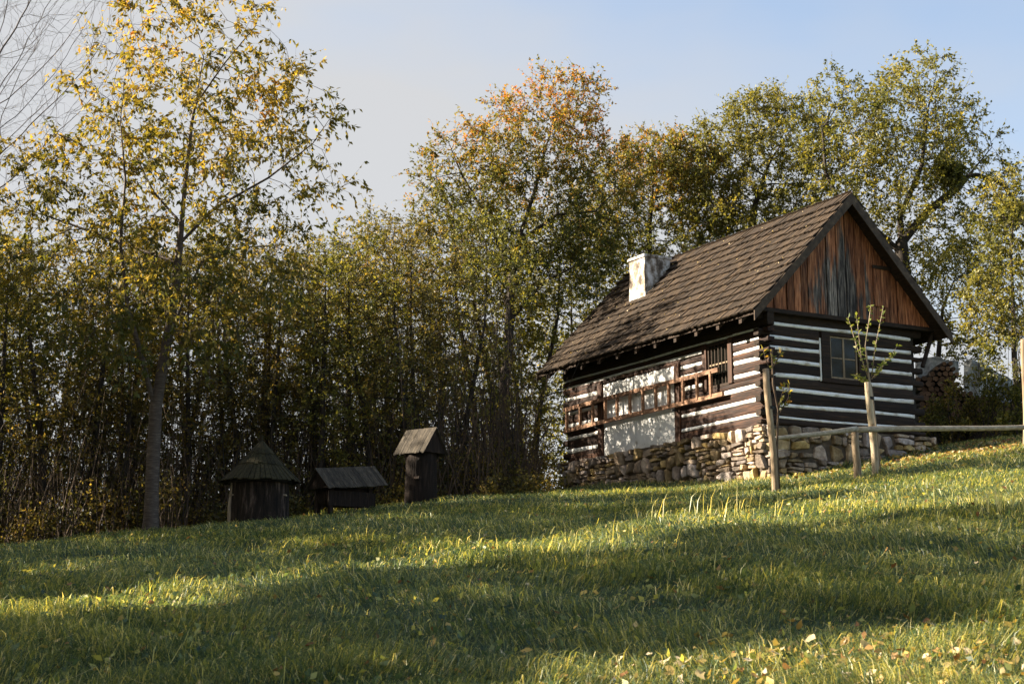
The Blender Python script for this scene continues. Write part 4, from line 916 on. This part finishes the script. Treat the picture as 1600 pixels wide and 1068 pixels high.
# bramble leaves along the edge of the grass
m = 400; cx = g.uniform(-15.5, .3, m); cyv = 35.0 + g.uniform(-.6, 2.6, m) + np.where(cx < -7, -2.2, 0) * g.random(m); cz = gz(cx, cyv) + g.uniform(.05, 1.1, m)
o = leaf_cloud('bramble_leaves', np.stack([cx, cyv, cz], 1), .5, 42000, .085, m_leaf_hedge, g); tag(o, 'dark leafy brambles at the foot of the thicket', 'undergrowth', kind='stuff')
# second fringe close to the beehives
m = 60; cx = g.uniform(-9, 1.2, m); cyv = 33.6 + g.uniform(-.2, 1.0, m) ; cz = gz(cx, cyv) + g.uniform(.0, .35, m)
o = leaf_cloud('weeds', np.stack([cx, cyv, cz], 1), .35, 7000, .08, m_leaf_hedge, g); tag(o, 'low dark weeds behind the beehives', 'weeds', kind='stuff')
# shrubs right of the cabin, before the woodpile
def shrub(name, px, py, y, rx, rz, n, label, mat, seed):
    gg = np.random.default_rng(seed); b = np.array(gpos(px, py, y)); r = empty(name, b); tag(r, label, 'shrub')
    m = 40; C = gg.normal(size=(m, 3)) * np.array([rx * .5, rx * .35, rz * .33]) + np.array([0, 0, rz * .5]); C[:, 2] = np.abs(C[:, 2])
    leaf_cloud('leaves', C, .22, n, .08, mat, gg, r)
    k = 34; p0 = gg.normal(size=(k, 3)) * np.array([rx * .4, .25, 0]); p2 = C[gg.integers(0, m, k)] * np.array([1, 1, 1.15]); p1 = (p0 + p2) / 2 + gg.normal(size=(k, 3)) * .08
    TP = np.stack([p0, p1, p2], 1).reshape(-1, 3); tp = np.stack([np.full(k, -1), np.arange(k) * 3, np.arange(k) * 3 + 1], 1).ravel()
    V1, F1 = skin(TP, tp, np.tile([.012, .009, .005], k), np.ones(len(TP), bool), 4); link('stems', np_mesh('stems', V1, [F1]), m_bark, r)
shrub('leafy_shrub', 1468, 690, 37.6, .55, 1.25, 1500, 'leafy green shrub growing between the cabin corner and the log stack', m_leaf_green, 1)
shrub('leafy_shrub', 1512, 688, 37.4, .6, 1.15, 1600, 'low green shrub in front of the middle of the log stack', m_leaf_hedge, 2)
shrub('leafy_shrub', 1556, 686, 37.0, .75, 2.1, 2900, 'yellow-green shrub in front of the pale tarpaulin', m_leaf_green, 3)
shrub('leafy_shrub', 1603, 684, 36.5, .8, 2.2, 3400, 'dense shrub at the right edge behind the pole rail', m_leaf_green, 4)
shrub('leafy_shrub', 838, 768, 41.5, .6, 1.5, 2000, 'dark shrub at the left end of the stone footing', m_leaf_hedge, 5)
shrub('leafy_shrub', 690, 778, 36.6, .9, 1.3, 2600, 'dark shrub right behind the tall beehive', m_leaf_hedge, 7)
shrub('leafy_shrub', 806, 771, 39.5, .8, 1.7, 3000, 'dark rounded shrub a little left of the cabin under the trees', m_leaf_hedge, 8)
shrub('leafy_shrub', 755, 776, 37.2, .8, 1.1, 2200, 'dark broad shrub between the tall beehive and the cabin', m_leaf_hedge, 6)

# ------------------------------------------------------------------ grass
def blades(n, y0, y1, spread_, hmin, hmax, wmul, g, pw=1.0, dens=None, keepf=None):
    U = g.random(n); Y = y0 * (y1 / y0) ** U; X = g.uniform(-1, 1, n) * (spread_ * Y + 1.3)
    return X, Y
def grass_mesh(name, X, Y, H, W, lean, tint, g, mat):
    n = len(X); Z = gz(X, Y) - .01; ang = g.uniform(0, 2 * np.pi, n); la = lean[1] + g.normal(size=n) * 1.1; lm = np.minimum(H * (.2 + 1.3 * g.random(n)) * lean[0], H * 1.9)
    base = np.stack([X, Y, Z], 1); w = np.stack([np.cos(ang), np.sin(ang), np.zeros(n)], 1) * (W * .5)[:, None]; ld = np.stack([np.cos(la), np.sin(la), np.zeros(n)], 1)
    m = base + ld * (lm * .3)[:, None]; m[:, 2] += H * .6; t = base + ld * lm[:, None]; t[:, 2] += H * (1.0 - .42 * (lm / H))
    V = np.stack([base - w, base + w, m + w * .8, m - w * .8, t], 1).reshape(-1, 3); i = np.arange(n)[:, None] * 5
    Fq = i + np.array([[0, 1, 2, 3]]); Ft = i + np.array([[3, 2, 4]])
    return link(name, np_mesh(name, V, [Fq, Ft], attr={'tint': np.concatenate([tint, tint])}), mat)
g = np.random.default_rng(123)
n = 430000; X, Y = blades(n, 6.6, 41, .40, 0, 0, 0, g)
# keep grass out from under the cabin and thin in the thicket
dxc, dyc = X - CX, Y - CYY; Vc = dxc * vv[0] + dyc * vv[1]; Uc = dxc * uu[0] + dyc * uu[1]
ok = ~((Vc > 0) & (Vc < W_) & (Uc > 0) & (Uc < L_)) & ~((Y > 37) & (X < 2) & (g.random(n) < .8)); X, Y = X[ok], Y[ok]; n = len(X)
pn = .5 + .25 * np.sin(X * 3.1 + 2 * np.sin(Y * 1.7)) + .25 * np.sin(Y * 4.3 + 2.2 * np.sin(X * 2.3))
pn2 = .5 + .5 * np.sin(X * .8 + 1.7 * np.sin(Y * .6 + 1)) * np.sin(Y * .9 + .5)
H = (.055 + .13 * g.random(n) ** 1.5) * (.55 + .9 * pn) * np.clip(.7 + 3.6 / Y, 0, 1.2); W = (.0028 + .0035 * g.random(n)) * (Y / 8) ** .72
tint = np.clip(-.04 + .60 * g.random(n) ** 1.6 + .18 * pn2 + .2 * (pn - .5) + np.where(g.random(n) < .16, .5, 0), 0, 1)
o = grass_mesh('grass', X, Y, H, W, (1.45, 2.2 * np.sin(X * 1.1 + Y * .7) + .5), tint, g, m_grass); tag(o, 'long green and yellowing grass of the sloping meadow', 'grass', kind='stuff')
n = 1500; X, Y = blades(n, 7, 30, .38, 0, 0, 0, g); cl = .5 + .5 * np.sin(X * 1.9 + 1.5 * np.sin(Y * 1.2)); ok = g.random(n) < cl ** 2; X, Y = X[ok], Y[ok]; n = len(X)
o = grass_mesh('tall_grass', X, Y, g.uniform(.16, .34, n), (.003 + .003 * g.random(n)) * (Y / 9) ** .6, (.8, 1.0), g.uniform(.6, 1, n), g, m_grass); tag(o, 'scattered tall dry grass stalks standing above the meadow', 'grass', kind='stuff')
for (px, py, yy, nn, rr, lab) in ((1590, 800, 17, 70, .28, 'clump of tall pale grass at the right edge of the meadow'), (1130, 800, 19, 40, .5, 'tuft of tall pale grass in the sunlit band below the stakes'), (930, 850, 15.5, 36, .6, 'tuft of tall pale grass in the middle of the sunlit band')):
    c0 = at(px, py, yy); X = c0[0] + g.normal(size=nn) * rr; Y = yy + g.normal(size=nn) * rr
    o = grass_mesh('tall_grass', X, Y, g.uniform(.2, .48, nn), np.full(nn, .009), (.55, .8), g.uniform(.75, 1, nn), g, m_grass); tag(o, lab, 'grass', kind='stuff')
# broad green weed leaves among the grass
n = 9000; X, Y = blades(n, 6.8, 26, .40, 0, 0, 0, g); P = np.stack([X, Y, gz(X, Y) + g.uniform(.01, .07, n)], 1); D = unit(g.normal(size=(n, 3)) * np.array([1, 1, .5]) + np.array([0, 0, .4]))
V, F = leaf_quads(P, D, g.uniform(.03, .075, n), .6); o = link('meadow_herbs', np_mesh('meadow_herbs', V, [F], attr={'tint': g.random(n) * .75}), m_grass); tag(o, 'small broad-leaved herbs among the grass', 'herbs', kind='stuff')

# fallen leaves
def fallen(name, X, Y, size, lift, g, label, tint=None):
    n = len(X); Z = gz(X, Y) + lift; nrm = unit(g.normal(size=(n, 3)) * np.array([.5, .5, .25]) + np.array([0, 0, .8])); a = unit(np.cross(nrm, g.normal(size=(n, 3)))); b = np.cross(nrm, a)
    prof_ = [(-1, 0, .12), (-.45, .5, -.05), (.1, .62, .16), (.5, .35, .02), (1, 0, .22), (.45, -.38, .05), (.05, -.58, .12), (-.5, -.42, -.03)]; s = size[:, None]
    R_ = [np.stack([X, Y, Z], 1)]
    for (u_, v_, w_) in prof_:
        q = 1 + g.uniform(-.25, .25, (n, 1)); R_.append(R_[0] + (a * u_ * q + b * v_ * q + nrm * (w_ + g.uniform(-.08, .2, (n, 1)))) * s * .5)
    V = np.stack(R_, 1).reshape(-1, 3); i = np.arange(n)[:, None] * 9; F = np.concatenate([i + np.array([[0, 1 + k_, 1 + (k_ + 1) % 8]]) for k_ in range(8)])
    t = g.random(n) if tint is None else tint; o = link(name, np_mesh(name, V, [F], True, {'tint': np.tile(t, 8)}), m_dry); tag(o, label, 'leaves', kind='stuff'); return o
n = 2400; X, Y = blades(n, 7, 34, .38, 0, 0, 0, g)
fallen('fallen_leaves', X, Y, g.uniform(.03, .075, n), g.uniform(.01, .085, n), g, 'yellow and brown fallen leaves scattered over the meadow')
n = 420; X = 2.2 + g.normal(size=n) * .8; Y = 8.7 + g.normal(size=n) * .55
fallen('fallen_leaves', X, Y, g.uniform(.035, .085, n), g.uniform(.03, .10, n), g, 'pale brown fallen leaves gathered in the bottom right corner', np.clip(g.normal(.6, .32, n), 0, 1))
n = 1300; X = 9.2 + g.normal(size=n) * 1.8; Y = 31.5 + g.normal(size=n) * 1.8
ok = ~(((X - CX) * vv[0] + (Y - CYY) * vv[1] < W_ + .2) & ((X - CX) * uu[0] + (Y - CYY) * uu[1] > -.15)); X, Y = X[ok], Y[ok]; n = len(X)
fallen('fallen_leaves', X, Y, g.uniform(.05, .12, n), g.uniform(.02, .07, n), g, 'carpet of tan fallen leaves on the bank right of the stakes')
# leaves lying on the cabin roof
n = 110; t_ = g.uniform(Y0 + .1, Y1 - .1, n); v_ = g.uniform(-OE + .1, W_ / 2 - .1, n); V3 = []; q = np.array([-s_, 0, c_])
lx, ly, lz = v_, t_, ZE + (v_ + OE) * SLP; nn = g.normal(size=(n, 3)) * .35 + q; nn = unit(nn); a = unit(np.cross(nn, g.normal(size=(n, 3)))); b = np.cross(nn, a)
cpt = np.stack([lx, ly, lz + Z0], 1) + q * .065; s3 = (g.uniform(.012, .024, n) * np.where(g.random(n) < .05, 2.4, 1))[:, None]
Vr = np.stack([cpt - a * s3, cpt + b * s3 * .6, cpt + a * s3, cpt - b * s3 * .6], 1).reshape(-1, 3)
Vw = np.stack([CX + vv[0] * Vr[:, 0] + uu[0] * Vr[:, 1], CYY + vv[1] * Vr[:, 0] + uu[1] * Vr[:, 1], CZ - Z0 + Vr[:, 2]], 1)
o = link('roof_leaves', np_mesh('roof_leaves', Vw, [np.arange(n * 4).reshape(n, 4)], attr={'tint': .5 + .5 * g.random(n)}), m_dry); tag(o, 'small fallen leaves lying on the wooden roof', 'leaves', kind='stuff')

# ------------------------------------------------------------------ unseen trees added left of the picture, crowns cut to shape the meadow shade
Sn = np.array(S)
def footprint(W3):
    """where the shadow of a point lands on the meadow"""
    P = W3.copy(); t = np.zeros(len(P))
    for _ in range(12):
        q = W3 - Sn * t[:, None]; t += (q[:, 2] - gz(q[:, 0], q[:, 1])) / Sn[2] * .85
    return W3 - Sn * t[:, None]
def px_to_ground(px, py):
    a, b = ray(px, py); ys = np.linspace(6, 45, 800); zz = gz(a * ys, ys); i = int(np.argmax(zz > b * ys)); return a * ys[i], ys[i]
band_c = np.array([px_to_ground(a, b) for a, b in ((-160, 1010), (0, 975), (200, 948), (400, 915), (650, 882), (850, 858), (1050, 822), (1250, 805), (1450, 785), (1600, 768), (1750, 755))])
gap_r = np.random.default_rng(4)
def lit_keep(origin):  # thins leaves by where their shadow lands, leaving the sun band open
    def f(c):
        q = footprint(c + origin); yb = np.interp(q[:, 0], band_c[:, 0], band_c[:, 1]); d = q[:, 1] - yb + .25 * np.sin(q[:, 0] * 2.3) 
        inb = np.abs(d) < (.8 + .09 * (q[:, 0] + 4)).clip(.75, 1.6)
        corner = (q[:, 0] > .2) & (q[:, 1] < 8.8 + .38 * q[:, 0])
        corner2 = (q[:, 0] > 3.2) & (q[:, 1] < yb - 1.5) & (np.sin(q[:, 0] * 3.1) * np.sin(q[:, 1] * 2.7) > .1)
        far = (d > 3.5) & (np.sin(q[:, 0] * 1.3 + 1) * np.sin(q[:, 1] * 1.9) > .25)
        hv = (q[:, 0] < .6) & (q[:, 1] > 22); cb = (q[:, 0] > .6) & (q[:, 1] > 25)
        far = far & ~hv; p = np.where(cb, .35, 1.0)
        th = (q[:, 1] > 32) & (q[:, 0] < .6); spots = np.sin(q[:, 0] * 4.1 + 2 * np.sin(q[:, 1] * 2.3)) * np.sin(q[:, 1] * 5.3 + 1.5 * np.sin(q[:, 0] * 1.9)) > .55
        p = np.where(inb, .0, np.where(corner, .03, np.where(corner2, .25, np.where(far, .3, np.where(cb, .06, np.where(th, .28, np.where(hv, 1.0, np.where(spots, .4, np.where((q[:, 0] > -.5) & (d < 0), .62, .9))))))))); return gap_r.random(len(c)) < p
    return f
for i, (x, y, h, r) in enumerate(((-12.4, 8.0, 11.5, 3.2), (-12.9, 12.6, 12.5, 3.3), (-13.2, 17.2, 13.0, 3.3), (-13.8, 21.8, 12.5, 3.1), (-17.4, 9.8, 14.0, 3.5), (-17.8, 15.0, 14.6, 3.5), (-18.2, 20.0, 15.0, 3.5), (-19.0, 25.0, 14.2, 3.3), (-16.2, 29.0, 12.0, 3.0), (-20.5, 31.5, 14.0, 3.3))):
    B = np.array([x, y, gz1(x, y) - .1]); tl = trunk_line([(0, 0, 0), (.1, .1, h * .35), (-.1, .2, h * .6), (0, 0, h * .85)], .35)
    ell = [((0, 0, h * .66), (r, r, h * .33), 3), ((0, 0, h * .36), (r * .95, r * .95, h * .22), 1.5)]
    ms = tree_meshes(tl, ell, 900, .35, .5, 200 + i, .006, .2, .05, 26000, .17, m_leaf_green, m_bark, twig=.7, per=9, keep=lit_keep(B), wid=.75, inner=.5)
    plant('shade_maple', ms, B, 'tall leafy maple unseen outside the picture on the left, crown cut to shape the meadow light, ' + ('nearest of the front row', 'second of the front row', 'third of the front row', 'farthest of the front row', 'nearest of the back row', 'second of the back row', 'third of the back row', 'farthest of the back row', 'just left of the bare tree', 'behind the bare tree')[i], 'tree')
for i, (x, y, kd, sc_) in enumerate(((22, 20, 3, 1.2), (24, 23, 2, 1.25), (25.5, 26, 3, 1.3), (27.5, 29, 2, 1.15), (29, 24, 1, 1.3))):
    plant('field_tree', kinds[kd], (x, y, gz1(x, y) - .05), 'yellow-green tree across the meadow, outside the picture on the right', 'tree', 'trees across the meadow on the right', i * 1.3, (sc_ * 1.3, sc_ * 1.3, sc_))
